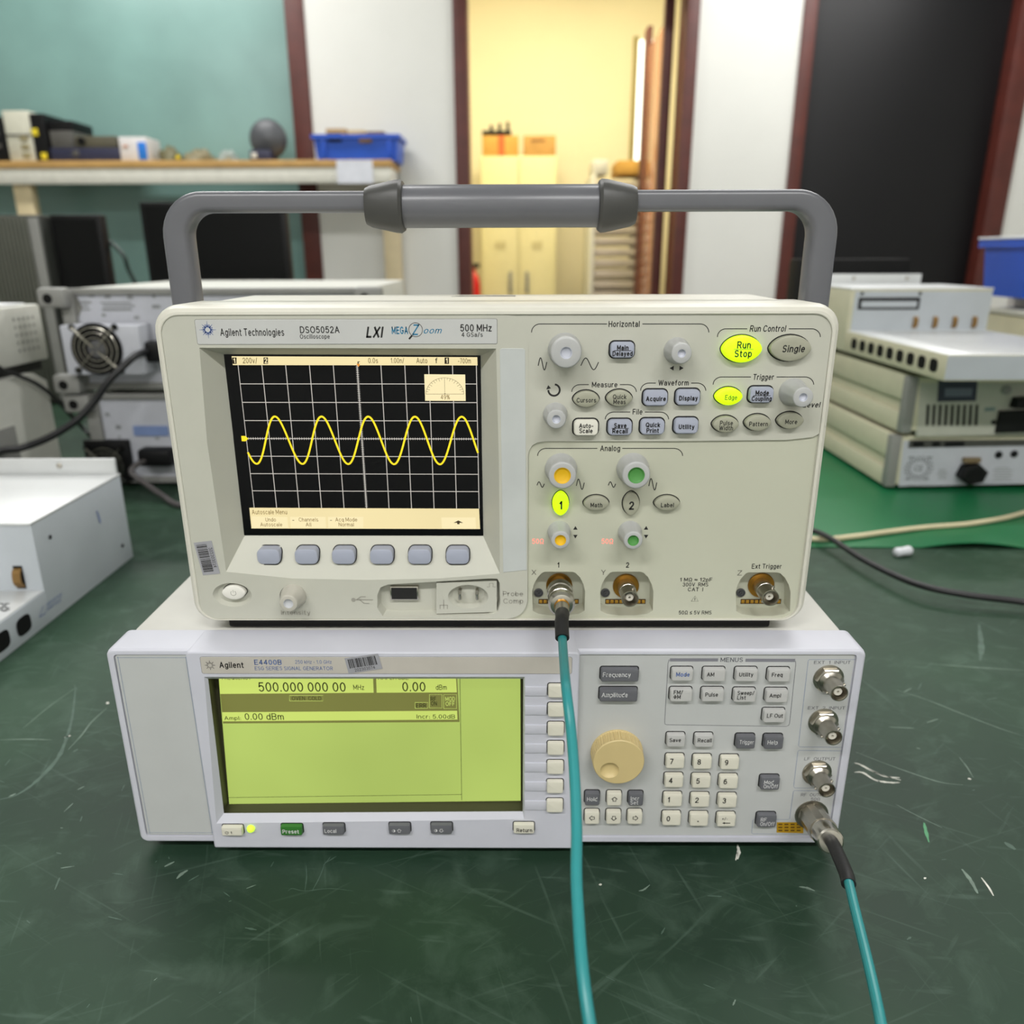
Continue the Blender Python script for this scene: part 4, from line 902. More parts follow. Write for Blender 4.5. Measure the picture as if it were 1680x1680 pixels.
# name strip
ns = rr(xz(330, 1091, YM)[0], xz(938, 1091, YM)[0], xz(600, 1105, YM)[1], xz(600, 1078, YM)[1], 1, 3)
MB().prism(ns, YM + .2, YM - .2, .12).build('name_strip', mat('generator_strip', (186, 181, 172), .45), gen)
sm = MB().loft([L(off(ns, -.25), YM - .02), L(ns, YM - .03)], False, False); sm.build('strip_edge', mat('seam_grey', (120, 120, 124), .6), gen)
gk, gb, gg = MB(), MB(), MB(); yn = YM - .26
def gt(s_, px, py, h, wd=None, y=yn, mbx=None, **k):
    q = mmpp(px, py, y); c = xz(px, py, y); txt(gk if mbx is None else mbx, s_, c[0], c[1], h * q, y, wd * q if wd else None, **k)
gt('Agilent', 379.5, 1091, 9.5, 40, bold=.02); gt('E4400B', 439.5, 1086.5, 8, 45, mbx=gb, bold=.02); gt('250 kHz - 1.0 GHz', 514, 1086, 6, 60, mbx=gb); gt('ESG SERIES SIGNAL GENERATOR', 482, 1096.5, 6, 128, mbx=gb, bold=.005)
c = xz(344.5, 1091.5, yn)
for a in range(16):
    t_ = PI * a / 8; r0_, r1_ = (1.0, 2.9) if a % 2 == 0 else (1.3, 1.9); gk.ribbon([(c[0] + r0_ * math.cos(t_), c[1] + r0_ * math.sin(t_)), (c[0] + r1_ * math.cos(t_), c[1] + r1_ * math.sin(t_))], .28, yn)
# ---- printed frames of the right-hand panel
yk = YK - .05
gt('MENUS', 1200.5, 1082.5, 7, 37, yk, gg, bold=.01)
def gp_(pts, wd=.3, mbx=None): (gg if mbx is None else mbx).ribbon([xz(a, b, yk) for a, b in pts], wd, yk)
mbar = MB(); gp_([(1178, 1082.7), (1099, 1082.7)], 2.0, mbar); gp_([(1223, 1083.2), (1304.5, 1083.5)], 2.0, mbar); mbar.build('menu_bars', mat('menu_bar_grey', (124, 124, 132), .6), gen, smooth=0, kind='stuff')
gp_([(1098, 1082), (1096, 1088), (1090.5, 1184), (1091, 1188), (1094, 1189), (1290, 1191.8), (1294, 1190), (1295.5, 1186), (1305.5, 1090), (1305, 1084)])
gbx = lambda cs: gp_(cs + [cs[0]], .28, gb2); gb2 = MB()
gbx([(1326, 1084), (1328, 1082), (1404, 1082), (1406, 1084), (1387.5, 1224), (1385, 1226), (1312, 1225.5), (1310, 1223)])
gbx([(1309, 1233), (1311, 1231), (1382, 1232), (1384, 1234), (1377.5, 1291), (1375, 1293), (1304, 1292.8), (1302, 1290)])
gbx([(1301.5, 1299), (1303, 1297), (1374, 1298), (1376, 1300), (1369, 1366), (1366, 1369), (1235, 1368), (1233, 1366), (1235, 1346), (1237, 1344.6), (1293, 1344.6), (1295.5, 1343)])
for s_, px, py, wd in (('EXT  1  INPUT', 1365.5, 1086.8, 60), ('EXT  2  INPUT', 1356, 1161.5, 61), ('LF  OUTPUT', 1345, 1245, 51), ('RF  OUTPUT', 1337, 1304, 46), ('50Ω', 1338, 1311, 15)): gt(s_, px, py, 5.2, wd, yk, gg)
gk.build('lettering', M_INK, gen, smooth=0, kind='stuff'); gb.build('blue_lettering', mat('slate_blue_ink', (96, 116, 164), .5), gen, smooth=0, kind='stuff')
gg.build('panel_lettering', mat('panel_grey_ink', (92, 92, 100), .6), gen, smooth=0, kind='stuff'); gb2.build('panel_frame_lines', mat('panel_blue_line', (122, 136, 164), .6), gen, smooth=0, kind='stuff')
barcode(gen, [(572, 1105.5), (627.5, 1097), (620, 1072.5), (565, 1080)], YM - .5, False, 9)
# ---- keys
K = dict(yp=YK, prot=3.6, rad=.14, gap=.55)
def arrow(d):
    def f(t_, cx, cz, q, y):
        sh = [(0, 1.7), (1.7, 0.1), (.85, .1), (.85, -1.3), (-.85, -1.3), (-.85, .1), (-1.7, .1), (0, 1.7)]
        c_, s_ = math.cos(d), math.sin(d); t_.ribbon([(cx + a * c_ - b * s_, cz + .5 + a * s_ + b * c_) for a, b in sh], .45, y)
    return f
for px, py, s_ in ((1017, 1109, 'Frequency'), (1015, 1142, 'Amplitude')): key(gen, px, py, 62, 23, lines=(s_,), lm=M_WHITE, material=M_DGREY, hl=7.5, lx=-28, lz=2.5, align='L', bold=.0, **K)
key(gen, 1120, 1108.5, 35, 22, lines=('Mode',), lm=mat('mode_blue', (84, 112, 176), .5), material=M_LGREY, hl=7, lx=-11, lz=2.5, align='L', label='light grey key with blue lettering', **K)
for px, py, s_ in ((1172.5, 1109, ('AM',)), (1225.5, 1109, ('Utility',)), (1279, 1109.5, ('Freq',)), (1118, 1142, ('FM/', 'ΦM')), (1170, 1142, ('Pulse',)), (1222.5, 1143, ('Sweep/', 'List')), (1275, 1143.5, ('Ampl',)), (1271, 1176.5, ('LF Out',))):
    key(gen, px, py, 36, 23, lines=s_, material=M_LGREY, hl=6.6, lx=-13, lz=3, align='L', dy=8.6, bold=.008, **K)
for px, py, s_ in ((1109.5, 1216.5, 'Save'), (1155.5, 1217, 'Recall')): key(gen, px, py, 30, 23, lines=(s_,), material=M_LGREY, hl=6.5, lx=-11, lz=3, align='L', bold=.008, **K)
for px, py, s_ in ((1224, 1219, ('Trigger',)), (1270, 1219.5, ('Help',)), (1264, 1286.5, ('Mod', 'On/Off')), (1258.5, 1348, ('RF', 'On/Off')), (972, 1312.5, ('Hold',)), (1043.5, 1313, ('Incr', 'Set'))):
    n2 = len(s_) > 1; sml = s_[0] in ('Hold', 'Incr'); key(gen, px, py, 24 if sml else 31, 24, lines=s_, lm=M_WHITE, material=M_DGREY, hl=6.8, lx=-9 if sml else -11, lz=2 if not n2 else 0, align='L', dy=8.2, bold=.0, **K)
for j, row in enumerate((('7', '8', '9'), ('4', '5', '6'), ('1', '2', '3'), ('0', '.', ''))):
    for i, s_ in enumerate(row):
        px = 1108 - 1.9 * j + i * 44.9; py = 1251.5 + 31.3 * j + i * .9
        ex = None
        if s_ == '':
            def ex(t_, cx, cz, q, y):
                txt(t_, '+/-', cx - 3.5 * q, cz + 5 * q, 5.5 * q, y, 9 * q); t_.ribbon([(cx - 5 * q, cz - 3.5 * q), (cx + 6 * q, cz - 3.5 * q)], .5, y); t_.flat([(cx - 7 * q, cz - 3.5 * q), (cx - 3 * q, cz - 1.5 * q), (cx - 3 * q, cz - 5.5 * q)], y)
        key(gen, px, py, 30, 23.5, lines=(s_,) if s_ else (), extra=ex, material=M_CREAMK, hl=9, lx=-9 if s_ != '.' else -3, lz=3 if s_ != '.' else 3, align='L', bold=.012 if s_ != '.' else .03, **K)
for px, py, d in ((1008, 1312.5, 0), (971.5, 1343, PI / 2), (1007, 1343, PI), (1042, 1343, -PI / 2)): key(gen, px, py, 24, 24, extra=arrow(d), material=M_CREAMK, **K)
K2 = dict(yp=YM, prot=3.0, rad=.14, gap=.5)
for k in range(7): 
    key(gen, 913 - .45 * k, 1135.5 + 31.45 * k, 27, 23, material=M_CREAMK, name='softkey', **K2)
    a = xz(861, 1141 + 31.2 * k, YM); b = xz(897, 1126 + 31.2 * k, YM)
    MB().box(a[0], b[0], YM - .7, YM + .2, a[1], b[1], .3).build('softkey_ridge', M_GEN, gen)
def powr(t_, cx, cz, q, y):
    x_ = cx - 8 * q; t_.ribbon([(x_ + .9 * math.cos(g), cz - .4 + .9 * math.sin(g)) for g in [PI / 2 + .5 + i * (2 * PI - 1) / 14 for i in range(15)]], .25, y); t_.ribbon([(x_, cz - .3), (x_, cz + .7)], .25, y); t_.ribbon([(x_ + 2.8, cz - 1.2), (x_ + 2.8, cz + .6)], .3, y)
key(gen, 380, 1365, 34, 17, extra=powr, material=M_CREAMK, name='power_key', **K2)
key(gen, 477.5, 1364, 35, 18, lines=('Preset',), lm=M_WHITE, material=M_GREENK, hl=6.8, lx=-14, align='L', bold=.01, label='green preset key', **K2)
key(gen, 546.5, 1363, 35, 18, lines=('Local',), lm=M_WHITE, material=M_DGREY, hl=6.5, lx=-14, align='L', bold=.0, **K2)
def contrast(d):
    def f(t_, cx, cz, q, y):
        x_ = cx - 9 * q; t_.ribbon([(x_ + .9 * math.cos(g), cz - .4 + .9 * math.sin(g)) for g in [i * 2 * PI / 16 for i in range(17)]], .2, y); t_.flat([(x_ + .9 * math.cos(g), cz - .4 + .9 * math.sin(g)) for g in [-PI / 2 + i * PI / 8 for i in range(9)]], y)
        sh = [(0, 1.3), (1.3, 0), (.6, 0), (.6, -1.1), (-.6, -1.1), (-.6, 0), (-1.3, 0), (0, 1.3)]; t_.ribbon([(cx + a, cz - .4 + d * b) for a, b in sh], .3, y)
    return f
key(gen, 655, 1362, 35, 18, extra=contrast(1), lm=M_WHITE, material=M_DGREY, **K2); key(gen, 724, 1361.5, 35, 18, extra=contrast(-1), lm=M_WHITE, material=M_DGREY, **K2)
key(gen, 859.5, 1361, 34, 18, lines=('Return',), material=M_CREAMK, hl=6.5, lx=-12, lz=-1, align='L', bold=.01, **K2)
c = xz(412, 1358.5, YM); MB().lathe([(2.4, -.3), (2.4, .9), (1.8, 2.0), (.9, 2.6), (.05, 2.8)], (c[0], YM, c[1]), n=20).build('power_led', glow('led_green', (206, 255, 60), 1.0, (150, 200, 60)), gen)
# ---- dial
c = xz(1015, 1251, YK - 10); q = mmpp(1015, 1251, YK - 10); rd_ = 42.5 * q
fl = lambda g, t_: 1 - (.032 * (1 if math.sin(60 * g) > 0 else 0) if 1.2 < t_ < 9 else 0)
dim = (c[0] - 14.3 * q, c[1] - 15.5 * q)
dl_ = MB(); dl_.lathe([(rd_ * 1.03, -.3), (rd_ * 1.03, 1.0), (rd_ * 1.02, 1.3), (rd_ * 1.0, 8.9), (rd_ * .995, 9.2), (rd_ * .985, 9.7), (rd_ * .96, 10)], (c[0], YK, c[1]), n=240, flute=fl, cap1=False)
dl_.fill([(c[0] + rd_ * .96 * math.cos(i * PI / 36), c[1] + rd_ * .96 * math.sin(i * PI / 36)) for i in range(72)], [ell(dim[0], dim[1], 5.5, 5.2, 32)], YK - 10)
dial = dl_.build('tuning_dial', M_DIAL, gen, smooth=30, label='large cream ribbed tuning dial')
MB().loft([L(ell(dim[0], dim[1], 5.5 * a, 5.2 * a, 32), YK - 10 + d) for a, d in ((1, 0), (.93, .5), (.8, 1.3), (.55, 2.0), (.25, 2.3), (.05, 2.35))], False, True).build('finger_dimple', M_DIAL, dial, smooth=60)
# ---- front sockets
def bnc(px, py):
    x_, z_ = xz(px, py, YK - 2)
    nut = MB().lathe([(8.6, -.2), (8.6, .5), (8.2, .6)], (x_, YK, z_), n=32, cap1=True); nut.lathe([(8.0, .5), (8.0, 3.0), (7.3, 3.5), (5.6, 3.5)], (x_, YK, z_), n=6)
    o = nut.build('hex_nut', M_NICKEL, gen, smooth=25)
    MB().lathe([(6.6, 3.2), (6.6, 4.2), (6.1, 4.8), (5.1, 5.6), (4.75, 6.2), (4.75, 14.5), (4.85, 15.8), (4.7, 16.2), (4.25, 16.2), (4.1, 15.8), (4.05, 9), (2.3, 9)], (x_, YK, z_), n=32, cap1=False).build('connector_barrel', M_NICKEL, o)
    MB().lathe([(2.4, 9), (2.4, 14), (2.1, 14.3), (.75, 14.3), (.7, 12), (.05, 12)], (x_, YK, z_), n=20).build('connector_core', mat('dielectric_white', (206, 202, 190), .5), o)
    for sg in (-1, 1): MB().lathe([(.9, 4.4), (.9, 5.6), (.05, 5.8)], (x_, YK - 11.0, z_), (sg * .86, 0, sg * .5), 10).build('bayonet_lug', M_NICKEL, o)
bnc(1361, 1116); bnc(1352.5, 1187); bnc(1342, 1271)
# warning tag beside the output
wt = MB().quadpx([(1274, 1366), (1318, 1367), (1318, 1349), (1274.5, 1349)], YK - .12).build('warning_tag', mat('amber_tag', (178, 138, 20), .5), gen, smooth=0)
wm = MB()
for k in range(3):
    for i in range(4): a = xz(1277 + i * 10, 1352.5 + k * 5, YK - .16); wm.rect(a[0], a[0] + 2.4, a[1] - .5, a[1] + .5, YK - .16)
wm.build('warning_text', mat('amber_ink', (96, 66, 10), .6), wt, smooth=0, kind='stuff')
NX, NZ = xz(1331, 1336, YK)
MB().lathe([(10, -.2), (10, .6), (8.6, .8), (8.2, .8), (8.2, 3)], (NX, YK, NZ), n=32).build('output_socket', M_NICKEL, gen)

# ================================================================== TEAL COAXIAL CABLE
cable = thing('coaxial_cable', 'teal coaxial cable joining the oscilloscope input to the generator output', 'cable', (100, -150, 20))
bx, bzc = BNC1
ya = YP - 12
MB().lathe([(7.4, -4), (7.4, 1.5), (6.9, 2.0), (6.9, 5.5), (7.35, 6.0), (7.35, 9), (6.6, 9.6), (7.45, 10.2), (7.45, 14), (7.0, 14.6), (6.2, 15.5), (4.3, 16.2)], (bx, ya, bzc), n=40).build('bnc_plug', M_CHROME, cable)
yb2 = ya - 16
MB().lathe([(4.2, -.5), (4.2, 1.2), (3.8, 1.6), (3.2, 1.8)], (bx, yb2, bzc), n=24).build('plug_collar', M_BRASS, cable)
MB().lathe([(3.9, 1.2), (3.9, 8), (3.6, 8.6)], (bx, yb2, bzc), (0, -.93, -.2), n=24).build('crimp_sleeve', M_NICKEL, cable)
b0 = Vector((bx, yb2 - 6.5, bzc - 1.4))
p1 = at(921.5, 1022, Y=b0.y - 12); p2 = at(922.5, 1047, Y=b0.y - 21)
MB().tube(spline([b0, b0.lerp(p1, .5) + Vector((0, -.8, .4)), p1, p2], 6), [3.9] * 3 + [3.7] * 16, 16).build('strain_relief_boot', M_BOOT, cable)
path = [p1, p2]
for px, py, Y in ((928, 1120, -72), (937, 1200, -92), (943, 1280, -110), (946, 1360, -127), (947, 1470, -150)): path.append(at(px, py, Y=Y))
e = path[-1]; path += [Vector((e.x + 2, -185, 96)), Vector((e.x + 14, -222, 52)), Vector((78, -250, 20)), Vector((120, -244, 12)), Vector((150, -205, 26)), Vector((166, -158, 46))]
rf1 = at(1398, 1472, Y=-86); rf0 = at(1387, 1430, Y=-68)
path += [rf1, rf0]
MB().tube(spline(path, 10), 2.35, 14).build('jacket', M_TEAL, cable)
n0 = Vector((NX, YK, NZ))
MB().lathe([(8.6, 1.0), (8.6, 3.6), (8.0, 4.0), (7.9, 4.2)], n0, n=32, cap0=True).build('coupling_ring', M_NICKEL, cable)
nd = (at(1370, 1390, Y=-44) - Vector((NX, YK, NZ)))
nd.normalize()
MB().lathe([(7.8, 3.5), (8.0, 4.2), (8.1, 24), (8.1, 27)], n0, nd, n=12).build('coupling_nut', M_NICKEL, cable, smooth=20)
MB().lathe([(7.2, 27), (7.5, 27.6), (7.5, 38), (7.0, 40), (6.2, 40.6), (4.2, 40.8)], n0, nd, n=32).build('plug_barrel', M_CHROME, cable)
e0 = n0 + nd * 38
MB().tube(spline([e0, n0 + nd * 46, rf0, rf0.lerp(rf1, .5)], 6), 3.6, 16).build('strain_relief_boot', M_BOOT, cable)

# ================================================================== NEIGHBOURING INSTRUMENTS
def px_prism_x(pts, x0, x1):                       # outline (y, z) extruded along x
    n = len(pts); m_ = MB(); m_.add([(x0, a, b) for a, b in pts] + [(x1, a, b) for a, b in pts], [tuple(range(n)), tuple(range(2 * n - 1, n - 1, -1))] + [(i, (i + 1) % n, n + (i + 1) % n, n + i) for i in range(n)])
    return m_
def cord(name, pts, r, m_, label, cat='cable', n=10, group=None):
    return base_origin(MB().tube(spline(pts, 8), r, n).build(name, m_, smooth=60, label=label, cat=cat, group=group))
M_HOLE = mat('round_hole_dark', (14, 14, 14), .7, spec=.2); M_BRONZE = mat('bronze_flap', (140, 108, 62), .4, .6); M_BLUESTAMP = mat('blue_stamp', (96, 116, 168), .6)

# ---- L-shaped metal drive chassis (one left on the bench, one on top of the right-hand stack)
def chassis(x0, x1, y0, ys, y1, zb, label, side, M_SIDE, perforated, slot):
    t = thing('equipment_chassis', label, 'chassis', ((x0 + x1) / 2, (y0 + y1) / 2, zb))
    hz, bz_ = zb + 34, zb + 104
    # low front tray
    MB().box(x0, x1, y0, ys + 2, zb, hz, 1.2).build('low_tray', M_SIDE, t)
    MB().box(x0 + 1, x1 - 1, y0 + 1, ys, hz - .2, hz + 1.0, .4).build('tray_cover', M_SILVTOP, t)
    # tall rear block
    MB().box(x0, x1, ys, y1, zb, bz_, 1.2).build('rear_block', M_SIDE, t)
    MB().box(x0 - .6, x1 + .6, ys - 1.5, y1, bz_ - 1, bz_ + 1.4, .5).build('block_cover', M_SILVTOP, t)
    fl_ = MB().box(x0 + 2, x1 - (2 if side > 0 else 40), y1 - 4, y1, bz_, bz_ + 20, .8).build('rear_flange', M_SILVTOP, t)
    for fx in (.3, .72):
        xx = x0 + (x1 - x0) * fx; MB().lathe([(3.2, 0), (3.2, 1.2), (2.4, 1.8), (.05, 1.9)], (xx, y1 - 4, bz_ + 12), n=12).build('screw', M_NICKEL, fl_)
    # side ports along the tray
    sx_ = x1 if side > 0 else x0; n = 9
    for k in range(n):
        yy = ys - 40 - k * 33
        m_ = MB(); m_.add([(sx_ + side * .5, yy + a, zb + 17 + b) for a, b in ell(0, 0, 11, 9, 20, 3.2)], [tuple(range(20))]); m_.build('side_port', M_HOLE, t, smooth=0)
    # folded bronze tabs on the block's front
    for k, fx in enumerate((.90, .76, .62, .48) if side < 0 else (.91,)):
        xx = x0 + (x1 - x0) * fx
        ob = MB().box(xx - 4.5, xx + 4.5, ys - .5, ys + .2, hz + 3, hz + 27).build('tab_slot', M_HOLE, t)
        MB().tube(spline([(xx, ys - .5, hz + 24), (xx, ys - 4, hz + 20), (xx, ys - 4.5, hz + 11), (xx, ys - .5, hz + 5)], 5), 2.6, 8, sec=[(-.4, -1.5), (.4, -1.5), (.4, 1.5), (-.4, 1.5)], up=(0, 1, 0)).build('folded_tab', M_BRONZE, ob)
    if slot:
        xa, xb = x0 + 14, x0 + 118; zz = bz_ - 34
        s_ = MB().box(xa, xb, ys - 3, ys + .2, zz, zz + 20, .8).build('drive_slot', M_DARK, t)
        MB().box(xa + 5, xb - 5, ys - 3.4, ys - 2.8, zz + 4, zz + 14).build('slot_flap', M_SILVER, s_)
        for a in (xa + 2, xb - 4): MB().box(a, a + 5, ys - 2, ys + .2, zz + 24, zz + 29).build('slot_clip', M_DARK, t)
        for a in (.58, .86): MB().lathe([(2.6, 0), (2.6, .8), (.05, 1)], (x0 + (x1 - x0) * a, ys, hz + 42), n=10).build('screw', M_NICKEL, t)
    if perforated:
        m_ = MB(); nx_, ny_ = 34, 40
        for i in range(nx_):
            for j in range(ny_):
                cx_ = x0 + 40 + i * (x1 - x0 - 48) / (nx_ - 1); cy_ = y0 + 12 + j * (ys - y0 - 30) / (ny_ - 1)
                m_.add([(cx_ + 1.9 * math.cos(a), cy_ + 2.6 * math.sin(a), hz + 1.08) for a in (.5, 1.57, 2.64, 3.67, 4.71, 5.76)], [(0, 1, 2, 3, 4, 5)])
        m_.build('perforation', mat('perforation_grey', (84, 86, 88), .7), t, smooth=0, kind='stuff')
    return t
chL = chassis(-690, -450, -20, 317, 495, 0, 'bare silver steel chassis with a stepped profile lying flat on the dark bench', 1, M_SILVER, False, False)
# marks on the left chassis' side
sd = MB()
def side_quad(cs, x=-449.4): return [tuple(at(a, b, X=x)) for a, b in cs]
st_ = MB().add(side_quad([(158, 838), (160, 838), (166, 857), (164, 858)]), [(0, 1, 2, 3)]); st_.build('blue_stamp', M_BLUESTAMP, chL, smooth=0)
ws = MB(); P4 = [Vector(p) for p in side_quad([(64, 1016), (104, 988), (103, 968), (66, 994)])]
pl_ = lambda u, v: (P4[0].lerp(P4[1], u)).lerp(P4[3].lerp(P4[2], u), v)
txt(ws, 'HIGH VOLTAGE', 0, 0, .26, 0, .66, place=lambda p: tuple(pl_(.62 + p[0], .72 + p[1]))); txt(ws, 'DANGER HAUTE', 0, 0, .22, 0, .6, place=lambda p: tuple(pl_(.6 + p[0], .34 + p[1])))
tr = [pl_(.02, .1), pl_(.26, .1), pl_(.14, .8)]
for i in range(3):
    a, b = tr[i], tr[(i + 1) % 3]; u = Vector((0, 0, .8)); ws.add([a, b, b + u, a + u], [(0, 1, 2, 3)])
ws.build('warning_print', M_BLUESTAMP, chL, smooth=0, kind='stuff')
for a, b in ((82, 881), (201, 895)):
    p = at(a, b, X=-449.6); MB().lathe([(2.2, 0), (2.2, .6), (.05, .7)], p, (1, 0, 0), 10).build('screw', M_HOLE, chL)
for k in range(9):
    p = at(2 + (k % 3) * 5, 990 + (k // 3) * 5 + (k % 2) * 2, z=35.3); MB().box(p.x - 2, p.x + 2, p.y - .8, p.y + .8, 35.0, 35.3).build('vent_slot', M_HOLE, chL)
chR = chassis(585, 825, 655, 990, 1165, 187, 'silver perforated steel chassis resting on top of two cream instruments', -1, M_CREAMCASE, True, True)
MB().box(585.6, 825, 654, 655.2, 189, 220).build('tray_front', M_SILVER, chR)
MB().box(592, 824, 988.4, 990.2, 222, 287).build('block_front', M_SILVER, chR)

# ---- right-hand stack of two cream cased instruments, rear panels facing the camera
def railcase(name, label, x0, x1, y0, y1, z0, z1, cat='instrument'):
    t = thing(name, label, cat, ((x0 + x1) / 2, (y0 + y1) / 2, z0))
    h = z1 - z0
    MB().box(x0 + 7, x1 - 7, y0 + 3, y1, z0 + 3, z1 - 2, 1).build('case', M_CREAMCASE, t)
    for xs, xe in ((x0, x0 + 9), (x1 - 9, x1)):
        MB().box(xs, xe, y0 + 16, y1, z0 + h * .56, z1, 2).build('side_rail', M_CREAMCASE, t)
        MB().box(xs, xe, y0 + 16, y1, z0, z0 + h * .34, 2).build('side_rail', M_CREAMCASE, t)
        MB().box(xs, xe + (6 if xs == x0 else 0), y0, y0 + 17, z0, z1 - 1, 1.5).build('rear_post', M_GREYCASE, t)
    for xs in (x0 + 16, x1 - 30): MB().box(xs, xs + 14, y0 + 30, y0 + 50, z0 - 5, z0 + 4, 1.5).build('foot', M_PALE, t)
    return t
rE = railcase('rack_instrument', 'cream cased instrument at the bottom of the stack, black plug in its rear', 585, 985, 768, 1120, 7, 88)
rF = railcase('rack_instrument', 'cream cased instrument with vertical vent slots, under the perforated chassis', 592, 985, 760, 1110, 93, 178)
yE = 771 - .5
def rq(cs, y): return [xz(a, b, y) for a, b in cs]
MB().prism(rq([(1474, 798), (1700, 793), (1700, 722), (1482, 723)], 771), 775, 770.6).build('rear_panel', M_REARP, rE)
MB().prism(rq([(1490, 735), (1690, 731), (1690, 721), (1492, 722)], 770), 771, 769.8).build('port_strip', mat('shadow_port_strip', (66, 66, 62), .6), rE)
for a, b in ((1498, 1516), (1530, 1542), (1550, 1582)): MB().prism(rq([(a, 733), (b, 732), (b, 724), (a, 725)], 769), 770, 768.5).build('rear_port', M_DARK, rE)
gcx, gcz = xz(1508, 768.5, 769)
m_ = MB()
for ring in range(3):
    for k in range(22):
        a = 2 * PI * k / 22 + ring * .14; r_ = 13.5 + ring * 3.2; m_.flat(ell(gcx + r_ * 1.05 * math.cos(a), gcz + r_ * .92 * math.sin(a), 1.2, 1.2, 6), 770.2)
for sx_ in (-1, 1):
    for sz_ in (-1, 1):
        for k in range(3): m_.flat(ell(gcx + sx_ * (17 - 2.6 * k), gcz + sz_ * (17 + .2 * k), 1.2, 1.2, 6), 770.2)
m_.build('fan_perforation', M_HOLE, rE, smooth=0, kind='stuff')
m_ = MB(); txt(m_, 'CE', gcx, gcz, 8, 770.2, 13); m_.build('lettering', mat('grey_print', (92, 94, 98), .6), rE, smooth=0, kind='stuff')
c = xz(1592, 776, 766); pts = [(c[0] + 21 * math.cos(a) * 1.0, c[1] + 17 * math.sin(a)) for a in [i * PI / 3 + .25 for i in range(6)]]
pg = MB().prism(pts, 771, 752, 3).build('power_plug', M_DARK, rE); MB().box(c[0] - 14, c[0] + 12, 764, 771, c[1] + 16, c[1] + 24, 1).build('inlet_label', mat('brown_label', (116, 100, 72), .6), rE)
for a, b in ((1639, 746.5), (1664.5, 745)):
    c = xz(a, b, 769); MB().lathe([(5.6, 0), (5.6, 1.5), (4.8, 2.2), (.05, 2.2)], (c[0], 770.6, c[1]), n=16).build('rear_socket', M_DARK, rE)
def lineprint(t, specs, y, m_, name='printed_text'):
    mb_ = MB()
    for px, py, wd, h in specs: a, b = xz(px - wd / 2, py + h / 2, y), xz(px + wd / 2, py - h / 2, y); mb_.rect(a[0], b[0], a[1], b[1], y)
    mb_.build(name, m_, t, smooth=0, kind='stuff')
M_PRINT = mat('faint_print', (138, 140, 142), .6)
lineprint(rE, [(1546, 771 + k * 3.5, 12 + (k % 3) * 3, 1.3) for k in range(5)] + [(1645, 768 + k * 4, 26 + (k % 2) * 8, 1.3) for k in range(6)] + [(1512, 797, 50, 1.2)], 770.3, M_PRINT)
# middle instrument rear
MB().prism(rq([(1503, 716), (1700, 713), (1700, 628), (1510, 628)], 763), 768, 762.6).build('rear_panel', mat('rear_panel_warm', (178, 178, 166), .5), rF)
rl = MB().prism(rq([(1538, 659), (1601, 658), (1604, 624), (1540, 624)], 762), 763, 761.6).build('rating_plate', mat('dark_blue_plate', (34, 42, 60), .5), rF)
MB().prism(rq([(1550, 651), (1594, 650), (1596, 637), (1551, 637)], 761), 762, 761).build('plate_field', mat('plate_field_grey', (96, 104, 120), .5), rl)
for k in range(9):
    px = 1521 + k * 10; MB().prism(rq([(px - 2.2, 698), (px + 2.2, 698), (px + 4.2, 664), (px, 664)], 762), 763, 761.8).build('vent_slot', M_HOLE, rF)
c = xz(1652, 640, 760); MB().lathe([(7, 0), (7, 3), (5, 4), (.05, 4)], (c[0], 762.6, c[1]), n=20).build('ground_post', M_GREYCASE, rF)
MB().prism(rq([(1633, 710), (1700, 708), (1700, 672), (1640, 674)], 760), 763, 756, 1.5).build('power_inlet', M_DARK, rF)
MB().prism(rq([(1658, 668), (1700, 667), (1700, 650), (1664, 652)], 758), 763, 745, 2).build('power_connector', M_DARK, rF)
MB().prism(rq([(1615, 675), (1632, 674), (1633, 668), (1616, 669)], 762), 763, 762).build('rating_label', mat('teal_grey_label', (112, 132, 132), .6), rF)
c = xz(1631, 693, 761); MB().lathe([(3.6, 0), (3.6, 1), (.05, 1.2)], (c[0], 762.6, c[1]), n=12).build('rear_socket', M_DARK, rF)

# ---- blue bin on a beige case, far right
bcase = thing('instrument_case', 'low beige instrument case at the end of the bench, under the white carton', 'instrument', (1180, 1190, 0))
MB().box(970, 1420, 1075, 1245, 0, 234, 4).build('case', M_CREAMCASE, bcase)
MB().box(966, 1424, 1070, 1245, 234, 246, 3).build('lid', M_PALE, bcase)
def bin_(x0, x1, y0, y1, z0, z1, label, paper=False):
    t = thing('storage_bin', label, 'storage bin', ((x0 + x1) / 2, (y0 + y1) / 2, z0)); tk = 3; tp = 12
    def rc(d, dz, z): return [(x0 + d, y0 + d, z), (x1 - d, y0 + d, z), (x1 - d, y1 - d, z), (x0 + d, y1 - d, z)]
    MB().loft([rc(tp, 0, z0), rc(4, 0, z1 - 18), rc(4, 0, z1), rc(4 + tk, 0, z1), rc(tp + tk, 0, z0 + 4)], True, True).build('tub', M_BLUEBIN, t, smooth=20)
    MB().loft([rc(2, 0, z1 - 14), rc(-5, 0, z1 - 14), rc(-5, 0, z1), rc(4, 0, z1)], False, False).build('rim', M_BLUEBIN, t, smooth=20)
    for fx in (.12, .88): xx = x0 + (x1 - x0) * fx; MB().box(xx - 6, xx + 6, y0 - 2, y0 + 8, z0 + 8, z1 - 14, 2).build('rib', M_BLUEBIN, t)
    return t
wc = thing('carton', 'flat white carton between the blue bin and the beige case', 'carton', (1150, 1160, 246))
MB().box(1002, 1300, 1085, 1240, 246.2, 268, 2).build('box', mat('white_carton', (216, 212, 210), .7), wc)
b1 = bin_(934, 1250, 1090, 1240, 268.4, 372, 'blue plastic bin with a white lid on the flat white carton')
